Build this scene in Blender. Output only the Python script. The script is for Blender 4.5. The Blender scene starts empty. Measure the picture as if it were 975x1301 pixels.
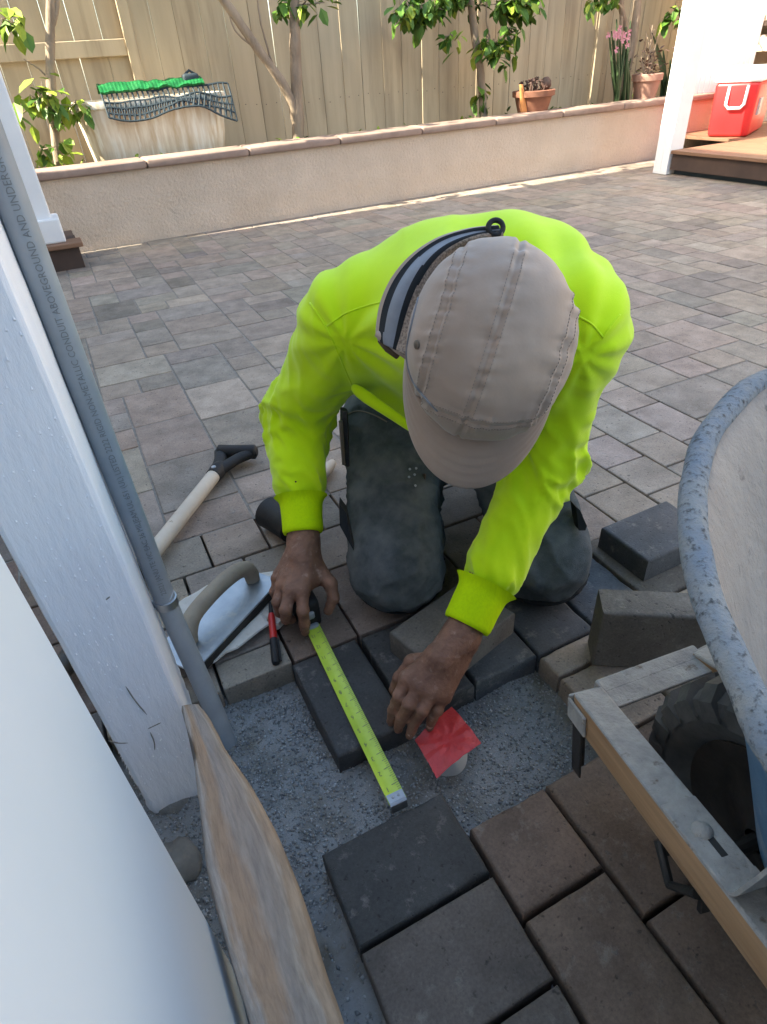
import bpy, bmesh, math, random
import numpy as np
from mathutils import Vector, Matrix, noise
from mathutils.bvhtree import BVHTree

random.seed(7); rng = np.random.default_rng(7)
rad = math.radians
scene = bpy.context.scene
C = scene.collection

# ------------------------------------------------------------------ camera
CAM_H = 0.80; FPX = 777.2; IW, IH = 975.0, 1301.0
CR = Vector((0.89537226, -0.44133002, -0.05946711))    # camera right
CD = Vector((-0.30463021, -0.50960923, -0.80467315))   # camera down
CF = Vector((0.32482143, 0.73859749, -0.59073242))     # camera forward
cam_data = bpy.data.cameras.new('camera'); cam = bpy.data.objects.new('camera', cam_data); C.objects.link(cam)
cam_data.sensor_fit = 'VERTICAL'; cam_data.sensor_height = 36.0; cam_data.lens = FPX / IH * 36.0
cam_data.clip_start = 0.02; cam_data.clip_end = 500
cam.matrix_world = Matrix(((CR.x, -CD.x, -CF.x, 0), (CR.y, -CD.y, -CF.y, 0), (CR.z, -CD.z, -CF.z, CAM_H), (0, 0, 0, 1)))
scene.camera = cam

# ------------------------------------------------------------------ sky, sun, exposure
SUN_AZ = Vector((-0.9985, 0.045, 0)).normalized(); SUN_EL = rad(40)
sun_dir = Vector((SUN_AZ.x * math.cos(SUN_EL), SUN_AZ.y * math.cos(SUN_EL), math.sin(SUN_EL)))
w = bpy.data.worlds.new('World'); scene.world = w; w.use_nodes = True
nt = w.node_tree; nt.nodes.clear()
sky = nt.nodes.new('ShaderNodeTexSky'); sky.sky_type = 'NISHITA'; sky.sun_disc = False
sky.sun_elevation = SUN_EL; sky.sun_rotation = math.atan2(sun_dir.x, sun_dir.y)
sky.air_density = 1.0; sky.dust_density = 2.2; sky.ozone_density = 0.8
bg = nt.nodes.new('ShaderNodeBackground'); bg.inputs[1].default_value = 0.15
wo = nt.nodes.new('ShaderNodeOutputWorld')
nt.links.new(sky.outputs[0], bg.inputs[0]); nt.links.new(bg.outputs[0], wo.inputs[0])
sl = bpy.data.lights.new('sun', 'SUN'); sl.energy = 4.0; sl.angle = rad(0.5); sl.color = (1.0, 0.93, 0.82)
so = bpy.data.objects.new('sun', sl); C.objects.link(so); so.location = (0, 0, 12)
so.rotation_euler = sun_dir.to_track_quat('Z', 'Y').to_euler()
vs = scene.view_settings; vs.view_transform = 'Standard'; vs.look = 'None'; vs.exposure = 2.38; vs.gamma = 1.0
vs.use_curve_mapping = False
vs.use_white_balance = True; vs.white_balance_temperature = 6950; vs.white_balance_tint = 3   # camera set for open shade

# ------------------------------------------------------------------ helpers: points
O = Vector((0, 0, CAM_H))
def ray(x, y): return (CF * FPX + CR * (x - IW / 2) + CD * (y - IH / 2)).normalized()
def U(x, y, z=0.0):
    d = ray(x, y); return O + d * ((z - CAM_H) / d.z)
def R(x, y, d): return O + ray(x, y) * d
def RY(x, y, Y):
    d = ray(x, y); return O + d * (Y / d.y)
def RX(x, y, X):
    d = ray(x, y); return O + d * (X / d.x)

# ------------------------------------------------------------------ helpers: meshes
class MB:
    """collects geometry and builds ONE mesh object"""
    def __init__(s): s.v = []; s.f = []; s.m = []
    def add(s, V, F, mi=0):
        o = len(s.v); s.v.extend([tuple(p) for p in V]); s.f.extend([tuple(i + o for i in f) for f in F]); s.m.extend([mi] * len(F)); return s
    def box(s, lo, hi, bevel=0.0, mi=0, mat=None, seg=1):
        V, F = bbox(lo, hi, bevel, seg)
        if mat is not None: V = [mat @ Vector(p) for p in V]
        return s.add(V, F, mi)
    def tube(s, pts, r, n=10, mi=0, caps=True, flat=1.0): V, F = tube(pts, r, n, caps, flat); return s.add(V, F, mi)
    def build(s, name, mats, parent=None, smooth=False, loc=None):
        return mesh_obj(name, s.v, s.f, mats, parent, smooth, s.m)

def mesh_obj(name, V, F, mats, parent=None, smooth=False, mi=None):
    me = bpy.data.meshes.new(name)
    me.from_pydata([tuple(p) for p in V], [], [tuple(int(i) for i in f) for f in F]) if not isinstance(F, np.ndarray) else from_np(me, V, F)
    if not isinstance(mats, (list, tuple)): mats = [mats]
    for m in mats: me.materials.append(m)
    if mi is not None and len(mats) > 1: me.polygons.foreach_set('material_index', mi)
    if smooth is True: me.polygons.foreach_set('use_smooth', [True] * len(me.polygons))
    elif smooth: 
        me.polygons.foreach_set('use_smooth', [True] * len(me.polygons)); me.set_sharp_from_angle(angle=smooth)
    me.update()
    o = bpy.data.objects.new(name, me); C.objects.link(o)
    if parent: o.parent = parent
    return o
def from_np(me, V, F):
    n = len(F); k = F.shape[1]
    me.vertices.add(len(V)); me.vertices.foreach_set('co', np.asarray(V, np.float32).ravel())
    me.loops.add(n * k); me.loops.foreach_set('vertex_index', F.astype(np.int32).ravel())
    me.polygons.add(n); me.polygons.foreach_set('loop_start', np.arange(0, n * k, k, dtype=np.int32))
    me.polygons.foreach_set('loop_total', np.full(n, k, np.int32)); me.update(calc_edges=True); me.validate()
def bbox(lo, hi, bevel=0.0, seg=1):
    bm = bmesh.new(); bmesh.ops.create_cube(bm, size=1)
    for v in bm.verts: v.co = Vector([lo[i] + (v.co[i] + .5) * (hi[i] - lo[i]) for i in range(3)])
    if bevel > 0: bmesh.ops.bevel(bm, geom=bm.edges[:], offset=bevel, segments=seg, profile=0.5, affect='EDGES')
    bm.verts.index_update(); V = [v.co.copy() for v in bm.verts]; F = [[v.index for v in f.verts] for f in bm.faces]; bm.free(); return V, F
def tube(pts, r, n=10, caps=True, flat=1.0, up=None):
    pts = [Vector(p) for p in pts]; m = len(pts); rr = r if isinstance(r, (list, tuple, np.ndarray)) else [r] * m
    V = []; F = []; prev = None
    for i, p in enumerate(pts):
        t = (pts[min(i + 1, m - 1)] - pts[max(i - 1, 0)]).normalized()
        if prev is None:
            a = Vector(up) if up is not None else (Vector((0, 0, 1)) if abs(t.z) < .9 else Vector((1, 0, 0)))
            x = t.cross(a).normalized()
        else: x = (prev - t * prev.dot(t)).normalized()
        prev = x; y = t.cross(x)
        for k in range(n):
            a = 2 * math.pi * k / n; V.append(p + x * (rr[i] * math.cos(a)) + y * (rr[i] * math.sin(a) * flat))
    for i in range(m - 1):
        for k in range(n):
            F.append((i * n + k, i * n + (k + 1) % n, (i + 1) * n + (k + 1) % n, (i + 1) * n + k))
    if caps: F.append(tuple(range(n))[::-1]); F.append(tuple((m - 1) * n + k for k in range(n)))
    return V, F
def spline(pts, n):
    """Catmull-Rom through points (any dimension)"""
    P = np.array([list(p) for p in pts], float); P = np.vstack([2 * P[0] - P[1], P, 2 * P[-1] - P[-2]]); out = []
    k = len(P) - 3
    for t in np.linspace(0, k - 1e-6, n):
        i = int(t); u = t - i; a, b, c, d = P[i:i + 4]
        out.append(.5 * ((2 * b) + (c - a) * u + (2 * a - 5 * b + 4 * c - d) * u * u + (3 * b - a - 3 * c + d) * u ** 3))
    return np.array(out)
def lathe(prof, n=24, center=(0, 0, 0)):
    V = []; F = []; c = Vector(center)
    for r, z in prof:
        for k in range(n): a = 2 * math.pi * k / n; V.append(c + Vector((r * math.cos(a), r * math.sin(a), z)))
    for i in range(len(prof) - 1):
        for k in range(n): F.append((i * n + k, i * n + (k + 1) % n, (i + 1) * n + (k + 1) % n, (i + 1) * n + k))
    F.append(tuple(range(n))[::-1]); F.append(tuple((len(prof) - 1) * n + k for k in range(n)))
    return V, F
def grid_faces(nu, nv, wrap=False):
    F = []
    for i in range(nu - 1):
        for j in range(nv if wrap else nv - 1):
            F.append((i * nv + j, i * nv + (j + 1) % nv, (i + 1) * nv + (j + 1) % nv, (i + 1) * nv + j))
    return F
def empty(name, loc, label=None, cat=None, group=None):
    o = bpy.data.objects.new(name, None); C.objects.link(o); o.location = loc; o.empty_display_size = .05
    if label: tag(o, label, cat, group)
    return o
def tag(o, label=None, cat=None, group=None, kind=None):
    if label: o['label'] = label
    if cat: o['category'] = cat
    if group: o['group'] = group
    if kind: o['kind'] = kind
    return o
def adopt(root, *parts):
    """parent world-space parts to a root without moving them"""
    bpy.context.view_layer.update()
    inv = Matrix.Translation(root.location).inverted() if root.type == 'EMPTY' else root.matrix_world.inverted()
    for p in [q for q in parts if q is not None]: p.parent = root; p.matrix_parent_inverse = inv

# ------------------------------------------------------------------ helpers: materials
def nodes_of(name):
    m = bpy.data.materials.new(name); m.use_nodes = True; n = m.node_tree; b = n.nodes['Principled BSDF']; return m, n, b
def mk(name, c1, c2=None, scale=8, rough=.8, bump=0, bscale=150, spec=.3, metal=0, stretch=(1, 1, 1), detail=6, ramp=(.35, .65), rand=False, c3=None, s3=40, r3=(.6, .7), coords='Object', bdist=.002, sheen=0, coat=0, rough2=None):
    m, n, b = nodes_of(name); L = n.links.new
    b.inputs['Roughness'].default_value = rough; b.inputs['Metallic'].default_value = metal
    b.inputs['Specular IOR Level'].default_value = spec
    if sheen: b.inputs['Sheen Weight'].default_value = sheen
    if coat: b.inputs['Coat Weight'].default_value = coat
    tc = n.nodes.new('ShaderNodeTexCoord'); mp = n.nodes.new('ShaderNodeMapping'); mp.inputs['Scale'].default_value = stretch
    L(tc.outputs[coords], mp.inputs[0]); src = mp.outputs[0]
    if rand:
        oi = n.nodes.new('ShaderNodeObjectInfo'); va = n.nodes.new('ShaderNodeVectorMath'); va.operation = 'MULTIPLY_ADD'
        va.inputs[1].default_value = (37, 53, 71)
        L(oi.outputs['Random'], va.inputs[0]); L(mp.outputs[0], va.inputs[2]); src = va.outputs[0]
    def tex(s, d=detail):
        t = n.nodes.new('ShaderNodeTexNoise'); t.inputs['Scale'].default_value = s; t.inputs['Detail'].default_value = d; t.inputs['Roughness'].default_value = .62
        L(src, t.inputs['Vector']); return t.outputs[0]
    col = None
    if c2 is not None:
        r = n.nodes.new('ShaderNodeValToRGB'); r.color_ramp.elements[0].position = ramp[0]; r.color_ramp.elements[1].position = ramp[1]
        r.color_ramp.elements[0].color = (*c1, 1); r.color_ramp.elements[1].color = (*c2, 1); L(tex(scale), r.inputs[0]); col = r.outputs[0]
        if c3 is not None:
            r2 = n.nodes.new('ShaderNodeValToRGB'); r2.color_ramp.elements[0].position = r3[0]; r2.color_ramp.elements[1].position = r3[1]
            r2.color_ramp.elements[0].color = (0, 0, 0, 1); r2.color_ramp.elements[1].color = (1, 1, 1, 1); L(tex(s3), r2.inputs[0])
            mx = n.nodes.new('ShaderNodeMix'); mx.data_type = 'RGBA'; L(r2.outputs[0], mx.inputs[0]); L(col, mx.inputs[6]); mx.inputs[7].default_value = (*c3, 1); col = mx.outputs[2]
        L(col, b.inputs['Base Color'])
    else: b.inputs['Base Color'].default_value = (*c1, 1)
    if bump:
        bp = n.nodes.new('ShaderNodeBump'); bp.inputs['Strength'].default_value = bump; bp.inputs['Distance'].default_value = bdist
        L(tex(bscale, 8), bp.inputs['Height']); L(bp.outputs[0], b.inputs['Normal'])
    return m

def paver_mat(name, attr=False):
    m, n, b = nodes_of(name); L = n.links.new
    b.inputs['Roughness'].default_value = .72; b.inputs['Specular IOR Level'].default_value = .35
    tc = n.nodes.new('ShaderNodeTexCoord'); oi = n.nodes.new('ShaderNodeObjectInfo')
    if attr:
        at = n.nodes.new('ShaderNodeVertexColor'); at.layer_name = 'Col'; base = at.outputs[0]; src = tc.outputs['Object']
    else:
        base = oi.outputs['Color']; va = n.nodes.new('ShaderNodeVectorMath'); va.operation = 'MULTIPLY_ADD'; va.inputs[1].default_value = (37, 53, 71)
        L(oi.outputs['Random'], va.inputs[0]); L(tc.outputs['Object'], va.inputs[2]); src = va.outputs[0]
    def tex(s, d, ro=.6):
        t = n.nodes.new('ShaderNodeTexNoise'); t.inputs['Scale'].default_value = s; t.inputs['Detail'].default_value = d; t.inputs['Roughness'].default_value = ro
        L(src, t.inputs['Vector']); return t.outputs[0]
    def rampf(x, p0, p1, v0, v1):
        r = n.nodes.new('ShaderNodeMapRange'); r.inputs[1].default_value = p0; r.inputs[2].default_value = p1; r.inputs[3].default_value = v0; r.inputs[4].default_value = v1; L(x, r.inputs[0]); return r.outputs[0]
    def mulv(c, f):
        x = n.nodes.new('ShaderNodeVectorMath'); x.operation = 'SCALE'; L(c, x.inputs[0]); L(f, x.inputs['Scale']); return x.outputs[0]
    c = mulv(base, rampf(tex(14, 5), .3, .7, .72, 1.26))       # cloudy mottling
    c = mulv(c, rampf(tex(260, 3, .7), .3, .7, .8, 1.2))        # aggregate grain
    c = mulv(c, rampf(tex(120, 2), .64, .72, 1, .42))           # dark pits
    mx = n.nodes.new('ShaderNodeMix'); mx.data_type = 'RGBA'; L(rampf(tex(30, 8, .75), .56, .74, 0, .6), mx.inputs[0]); L(c, mx.inputs[6]); mx.inputs[7].default_value = (.33, .30, .27, 1)
    L(mx.outputs[2], b.inputs['Base Color'])
    ad = n.nodes.new('ShaderNodeMath'); ad.operation = 'ADD'; L(rampf(tex(120, 2), .6, .72, 1, 0), ad.inputs[0]); L(tex(420, 4, .7), ad.inputs[1])
    bp = n.nodes.new('ShaderNodeBump'); bp.inputs['Strength'].default_value = .55; bp.inputs['Distance'].default_value = .0012
    L(ad.outputs[0], bp.inputs['Height']); L(bp.outputs[0], b.inputs['Normal'])
    return m

M = {}
M['paver'] = paver_mat('paver_concrete'); M['paver_far'] = paver_mat('paver_concrete_far', True)
M['joint'] = mk('joint_sand', (.27, .245, .21), (.17, .155, .14), 60, .95, .4, 500)
M['soil'] = mk('dirt', (.085, .075, .062), (.05, .045, .038), 12, .95, .8, 120, bdist=.01)
M['sand'] = mk('bedding_sand', (.30, .31, .315), (.215, .222, .227), 9, .95, .7, 420, c3=(.125, .11, .082), s3=6, r3=(.48, .66), bdist=.004)
M['stucco'] = mk('stucco', (.60, .485, .385), (.54, .43, .335), 3, .92, .9, 60, bdist=.012, c3=(.47, .37, .29), s3=2, r3=(.6, .8))
M['cap'] = mk('cap_tile', (.33, .235, .19), (.25, .175, .14), 10, .7, .3, 90)
M['fence'] = mk('fence_wood', (.52, .415, .285), (.41, .325, .22), 7, .85, .5, 60, stretch=(1, 1, .08), rand=True, c3=(.28, .215, .145), s3=9, r3=(.52, .74))
M['white_wood'] = mk('white_painted_wood', (.84, .84, .87), (.77, .77, .81), 7, .55, .55, 70, stretch=(1, 1, .25), bdist=.004, c3=(.40, .36, .33), s3=30, r3=(.71, .76))
M['white'] = mk('white_paint', (.80, .80, .80), (.74, .74, .75), 6, .45)
M['white_metal'] = mk('white_enamel', (.69, .745, .785), (.63, .70, .755), 2.2, .38, .05, 30, spec=.5, c3=(.5, .5, .48), s3=70, r3=(.71, .76))
M['house'] = mk('house_paint', (.55, .50, .44), (.50, .45, .40), 3, .9, .4, 90)
M['pvc'] = mk('grey_pvc', (.29, .32, .35), (.23, .255, .28), 14, .42, .1, 80, spec=.45, c3=(.30, .31, .31), s3=40, r3=(.62, .75))
M['ink'] = mk('dark_print', (.155, .17, .185), rough=.6)
M['steel'] = mk('galvanised_steel', (.42, .43, .44), (.30, .31, .33), 20, .38, .15, 120, metal=.85)
M['neon'] = mk('neon_jersey', (.60, .85, .012), (.55, .79, .010), 14, .85, .5, 900, spec=.15, sheen=.25, bdist=.0006)
M['neon_rib'] = mk('neon_rib', (.57, .81, .010), (.50, .74, .010), 300, .9, .5, 500, stretch=(1, 1, .02), spec=.1, bdist=.001)
M['jeans'] = mk('dark_denim', (.058, .066, .070), (.090, .100, .106), 40, .92, .8, 600, spec=.10, c3=(.17, .175, .18), s3=16, r3=(.46, .90), bdist=.001)
M['skin'] = mk('tanned_skin', (.25, .125, .08), (.15, .07, .045), 34, .6, .9, 240, spec=.35, c3=(.36, .235, .18), s3=60, r3=(.58, .76), bdist=.0012)
M['nail'] = mk('nail', (.42, .27, .21), rough=.4)
M['taupe'] = mk('taupe_nylon', (.375, .28, .215), (.315, .235, .18), 9, .62, .25, 260, spec=.3, sheen=.2, bdist=.001)
M['taupe_mesh'] = mk('taupe_mesh', (.36, .28, .22), (.18, .14, .11), 380, .85, .8, 420, detail=1, bdist=.001)
M['black'] = mk('black_rubber', (.012, .012, .013), (.022, .022, .023), 20, .6, .3, 200)
M['black_cloth'] = mk('black_cloth', (.014, .015, .017), rough=.9)
M['grey_reflect'] = mk('grey_reflective', (.20, .21, .235), (.16, .17, .19), 40, .45)
M['thread'] = mk('seam_thread', (.24, .19, .155), rough=.8)
M['rivet'] = mk('dull_brass', (.16, .13, .10), rough=.45, metal=.6)
M['leather'] = mk('brown_leather', (.12, .075, .045), (.08, .05, .03), 30, .7, .3)
M['wood'] = mk('ash_handle', (.60, .52, .42), (.52, .44, .35), 12, .6, .3, 60, stretch=(1, 1, 1), c3=(.22, .16, .11), s3=25, r3=(.68, .74))
M['wood_old'] = mk('worn_grey_wood', (.34, .285, .215), (.25, .205, .155), 18, .7, .4, 90, c3=(.10, .085, .07), s3=22, r3=(.6, .68))
M['plank'] = mk('split_plank', (.33, .225, .145), (.235, .195, .165), 75, .45, .9, 300, stretch=(1, .05, 1), ramp=(.3, .7), c3=(.345, .30, .26), s3=45, r3=(.42, .68), bdist=.003, spec=.45, coords='UV')
def plank_mat():
    m, n, b = nodes_of('split_plank_bands'); L = n.links.new; tc = n.nodes.new('ShaderNodeTexCoord'); sx = n.nodes.new('ShaderNodeSeparateXYZ'); L(tc.outputs['UV'], sx.inputs[0])
    mp = n.nodes.new('ShaderNodeMapping'); mp.inputs['Scale'].default_value = (1, .09, 1); L(tc.outputs['UV'], mp.inputs[0])
    def tex(s_, d):
        t = n.nodes.new('ShaderNodeTexNoise'); t.inputs['Scale'].default_value = s_; t.inputs['Detail'].default_value = d; t.inputs['Roughness'].default_value = .65; L(mp.outputs[0], t.inputs['Vector']); return t.outputs[0]
    ma = n.nodes.new('ShaderNodeMath'); ma.operation = 'MULTIPLY_ADD'; ma.inputs[1].default_value = .050; L(tex(38, 6), ma.inputs[0]); L(sx.outputs[0], ma.inputs[2])
    mr = n.nodes.new('ShaderNodeMapRange'); mr.inputs[1].default_value = .025; mr.inputs[2].default_value = .095; L(ma.outputs[0], mr.inputs[0])
    r = n.nodes.new('ShaderNodeValToRGB'); e = r.color_ramp.elements; e[0].position = 0; e[0].color = (.30, .25, .21, 1); e[1].position = 1; e[1].color = (.36, .27, .19, 1)
    for p_, c_ in ((.08, (.36, .30, .25)), (.18, (.33, .215, .13)), (.32, (.31, .205, .13)), (.45, (.30, .245, .20)), (.56, (.245, .21, .182)), (.72, (.25, .215, .185)), (.78, (.33, .28, .23)), (.86, (.30, .22, .155))):
        k = e.new(p_); k.color = (*c_, 1)
    L(mr.outputs[0], r.inputs[0]); mx = n.nodes.new('ShaderNodeMix'); mx.data_type = 'RGBA'; mx.blend_type = 'MULTIPLY'; mx.inputs[0].default_value = .8
    r2 = n.nodes.new('ShaderNodeValToRGB'); r2.color_ramp.elements[0].color = (.80, .79, .78, 1); r2.color_ramp.elements[1].color = (1.25, 1.24, 1.22, 1); r2.color_ramp.elements[0].position = .35; r2.color_ramp.elements[1].position = .6; L(tex(220, 6), r2.inputs[0])
    L(r.outputs[0], mx.inputs[6]); L(r2.outputs[0], mx.inputs[7]); L(mx.outputs[2], b.inputs['Base Color']); b.inputs['Roughness'].default_value = .48
    bp = n.nodes.new('ShaderNodeBump'); bp.inputs['Strength'].default_value = .6; bp.inputs['Distance'].default_value = .002; L(tex(260, 6), bp.inputs['Height']); L(bp.outputs[0], b.inputs['Normal']); return m
M['plank'] = plank_mat()
M['plank_edge'] = mk('plank_edge', (.33, .28, .25), (.25, .22, .20), 10, .5, .3, 60)
M['magnesium'] = mk('float_metal', (.42, .45, .47), (.30, .33, .36), 16, .42, .3, 90, metal=.7, c3=(.48, .46, .42), s3=30, r3=(.6, .72))
M['dark_metal'] = mk('dark_metal', (.035, .033, .03), (.06, .055, .05), 20, .5, .2, metal=.5)
M['flagstone'] = mk('broken_white_stone', (.62, .60, .56), (.48, .45, .40), 14, .85, .6, 90, c3=(.36, .30, .23), s3=25, r3=(.6, .7))
M['rock'] = mk('grey_rock', (.24, .23, .21), (.15, .145, .135), 25, .9, .8, 120, bdist=.004)
M['red'] = mk('red_plastic', (.50, .022, .018), rough=.4, spec=.5)
M['tape_yellow'] = mk('tape_blade', (.50, .66, .07), (.45, .60, .06), 60, .4, spec=.5)
M['tape_grid'] = mk('tape_grey', (.16, .18, .12), rough=.6)
M['red_tape'] = mk('red_duct_tape', (.55, .045, .045), (.48, .03, .035), 40, .35, .5, 45, spec=.5, bdist=.006)
M['pipe_white'] = mk('white_pipe', (.66, .67, .67), (.58, .59, .59), 12, .5)
M['tray_out'] = mk('blue_tray_paint', (.045, .11, .20), (.085, .17, .26), 10, .5, .4, 120, c3=(.30, .31, .31), s3=9, r3=(.56, .7))
M['tray_in'] = mk('concrete_crust', (.46, .375, .305), (.35, .29, .24), 9, .9, .9, 90, c3=(.14, .125, .12), s3=60, r3=(.62, .72), stretch=(1, 1, .45), bdist=.006)
M['tray_rim'] = mk('crusted_rim', (.20, .235, .275), (.31, .305, .285), 26, .8, .9, 150, c3=(.075, .075, .075), s3=150, r3=(.53, .66), bdist=.006)
M['beam_top'] = mk('grey_crusted_beam', (.40, .385, .36), (.28, .27, .255), 34, .75, .7, 140, c3=(.15, .12, .095), s3=55, r3=(.60, .70), bdist=.004)
M['beam_side'] = mk('raw_handle_wood', (.44, .27, .145), (.30, .175, .09), 70, .65, .6, 160, stretch=(1, .06, 1), c3=(.14, .095, .065), s3=30, r3=(.58, .72))
M['tyre'] = mk('tyre_rubber', (.045, .045, .043), (.095, .092, .086), 15, .8, .4, 150)
M['bark'] = mk('bark', (.33, .255, .185), (.22, .165, .12), 14, .9, .8, 70, bdist=.008, stretch=(1, 1, .3))
M['leaf'] = mk('leaf', (.10, .19, .025), (.045, .11, .015), 6, .5, spec=.3)
M['leaf_y'] = mk('young_leaf', (.30, .36, .04), (.14, .24, .03), 6, .5, spec=.3)
for k in ('leaf', 'leaf_y'):
    b = M[k].node_tree.nodes['Principled BSDF']; b.inputs['Transmission Weight'].default_value = 0.0
    b.inputs['Subsurface Weight'].default_value = 0.0
M['leaf_dark'] = mk('dark_leaf', (.03, .06, .025), (.06, .09, .04), 12, .5)
M['terracotta'] = mk('terracotta', (.26, .115, .07), (.19, .085, .055), 12, .8, .3, 100)
M['terracotta_pale'] = mk('pale_terracotta', (.36, .215, .165), (.28, .16, .12), 12, .8, .3, 100)
M['shard'] = mk('orange_clay', (.62, .26, .09), rough=.8)
M['pink'] = mk('pink_petal', (.46, .21, .27), rough=.8)
M['succulent'] = mk('brown_succulent', (.13, .075, .06), (.09, .06, .045), 20, .7)
M['tub'] = mk('stained_tub', (.78, .72, .60), (.52, .40, .26), 5, .6, stretch=(3.5, 3.5, .35), c3=(.75, .70, .60), s3=6, r3=(.52, .62))
M['green'] = mk('green_plastic', (.012, .17, .045), (.008, .10, .028), 20, .5)
M['net'] = mk('dark_net', (.03, .045, .055), rough=.7)
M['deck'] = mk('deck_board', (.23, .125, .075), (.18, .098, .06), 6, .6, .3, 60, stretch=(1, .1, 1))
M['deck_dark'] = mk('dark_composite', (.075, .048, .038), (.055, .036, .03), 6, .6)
M['cooler_red'] = mk('cooler_red', (.62, .025, .028), (.55, .02, .022), 5, .38, spec=.5)
M['cooler_white'] = mk('cooler_white', (.78, .79, .82), rough=.42)

# ================================================================== SETTING
u = 0.0604; TH = 0.05; JT = 0.0022           # paver module, thickness, half joint
def plane(name, x0, x1, y0, y1, z, mat):
    o = mesh_obj(name, [(x0, y0, z), (x1, y0, z), (x1, y1, z), (x0, y1, z)], [(0, 1, 2, 3)], mat); return tag(o, kind='structure')
plane('ground', -150, 150, -150, 150, -0.115, M['soil'])

# --- bedding sand, uneven in the open pit
PX0, PX1, PY0, PY1 = -0.55, 1.05, -0.55, 1.30
nx, ny = 260, 300
gx, gy = np.meshgrid(np.linspace(PX0, PX1, nx), np.linspace(PY0, PY1, ny), indexing='ij')
def fbm(x, y, s, o=4, seed=0):
    return np.array([noise.fractal(Vector((a * s + seed, b * s, seed * 1.7)), 1.0, 2.0, o) for a, b in zip(x.ravel(), y.ravel())]).reshape(x.shape)
gz = -0.043 + 0.009 * fbm(gx, gy, 11, 4, 1.3) + 0.0026 * fbm(gx, gy, 60, 3, 4.1)
gz -= 0.010 * np.exp(-(((gx - .13) / .05) ** 2 + ((gy - .60) / .08) ** 2))          # scooped hollow by the tape paver
gz -= 0.012 * np.clip((0.42 - gy) / .15, 0, 1) * np.clip((.05 - gx) / .06, 0, 1)     # trench beside the plank
gz += 0.010 * np.exp(-(((gx - .40) / .09) ** 2 + ((gy - .46) / .05) ** 2))
sand = mesh_obj('sand_bed', np.stack([gx, gy, gz], -1).reshape(-1, 3), np.array(grid_faces(nx, ny)), M['sand'], smooth=True)
tag(sand, kind='structure')
def sand_z(x, y):
    i = int(np.clip((x - PX0) / (PX1 - PX0) * (nx - 1), 0, nx - 1)); j = int(np.clip((y - PY0) / (PY1 - PY0) * (ny - 1), 0, ny - 1)); return float(gz[i, j])

# --- loose crushed-stone chips lying on the sand (too many to count)
def chips(name, n, area, smin, smax, mats, seed):
    r = np.random.default_rng(seed); base = np.array([(1, 0, 0), (-1, 0, 0), (0, 1, 0), (0, -1, 0), (0, 0, 1), (0, 0, -1)], float)
    fc = np.array([(0, 2, 4), (2, 1, 4), (1, 3, 4), (3, 0, 4), (2, 0, 5), (1, 2, 5), (3, 1, 5), (0, 3, 5)])
    xs = r.uniform(area[0], area[1], n); ys = r.uniform(area[2], area[3], n)
    sz = smin + (smax - smin) * r.random(n) ** 3.0
    V = np.zeros((n, 6, 3)); 
    for i in range(n):
        q = Matrix.Rotation(r.uniform(0, 6.28), 3, 'Z') @ Matrix.Rotation(r.uniform(-.5, .5), 3, 'X')
        b = base * (1 + r.uniform(-.35, .35, (6, 1))) * np.array([1, r.uniform(.55, .95), r.uniform(.35, .7)]) * sz[i]
        V[i] = b @ np.array(q).T + np.array([xs[i], ys[i], sand_z(xs[i], ys[i]) + sz[i] * .25])
    F = (fc[None] + (np.arange(n) * 6)[:, None, None]).reshape(-1, 3)
    o = mesh_obj(name, V.reshape(-1, 3), F, mats); o.data.polygons.foreach_set('material_index', np.repeat(r.integers(0, len(mats), n), 8).astype(np.int32))
    tag(o, 'blue grey crushed stone chips lying on the bedding sand', 'gravel', kind='stuff'); return o
chip_m = [mk('chip_' + str(i), c, rough=.85) for i, c in enumerate([(.28, .292, .302), (.21, .22, .228), (.36, .375, .385), (.25, .24, .22), (.15, .156, .162)])]
chips('stone_chips', 36000, (-0.16, .50, .325, .72), .0008, .0034, chip_m, 3)
chips('trench_stone_chips', 2500, (-0.16, .06, .0, .36), .0008, .0040, chip_m, 9)
chips('coarse_stone_chips', 240, (-0.13, .22, .36, .62), .0025, .006, chip_m, 5)

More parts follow.
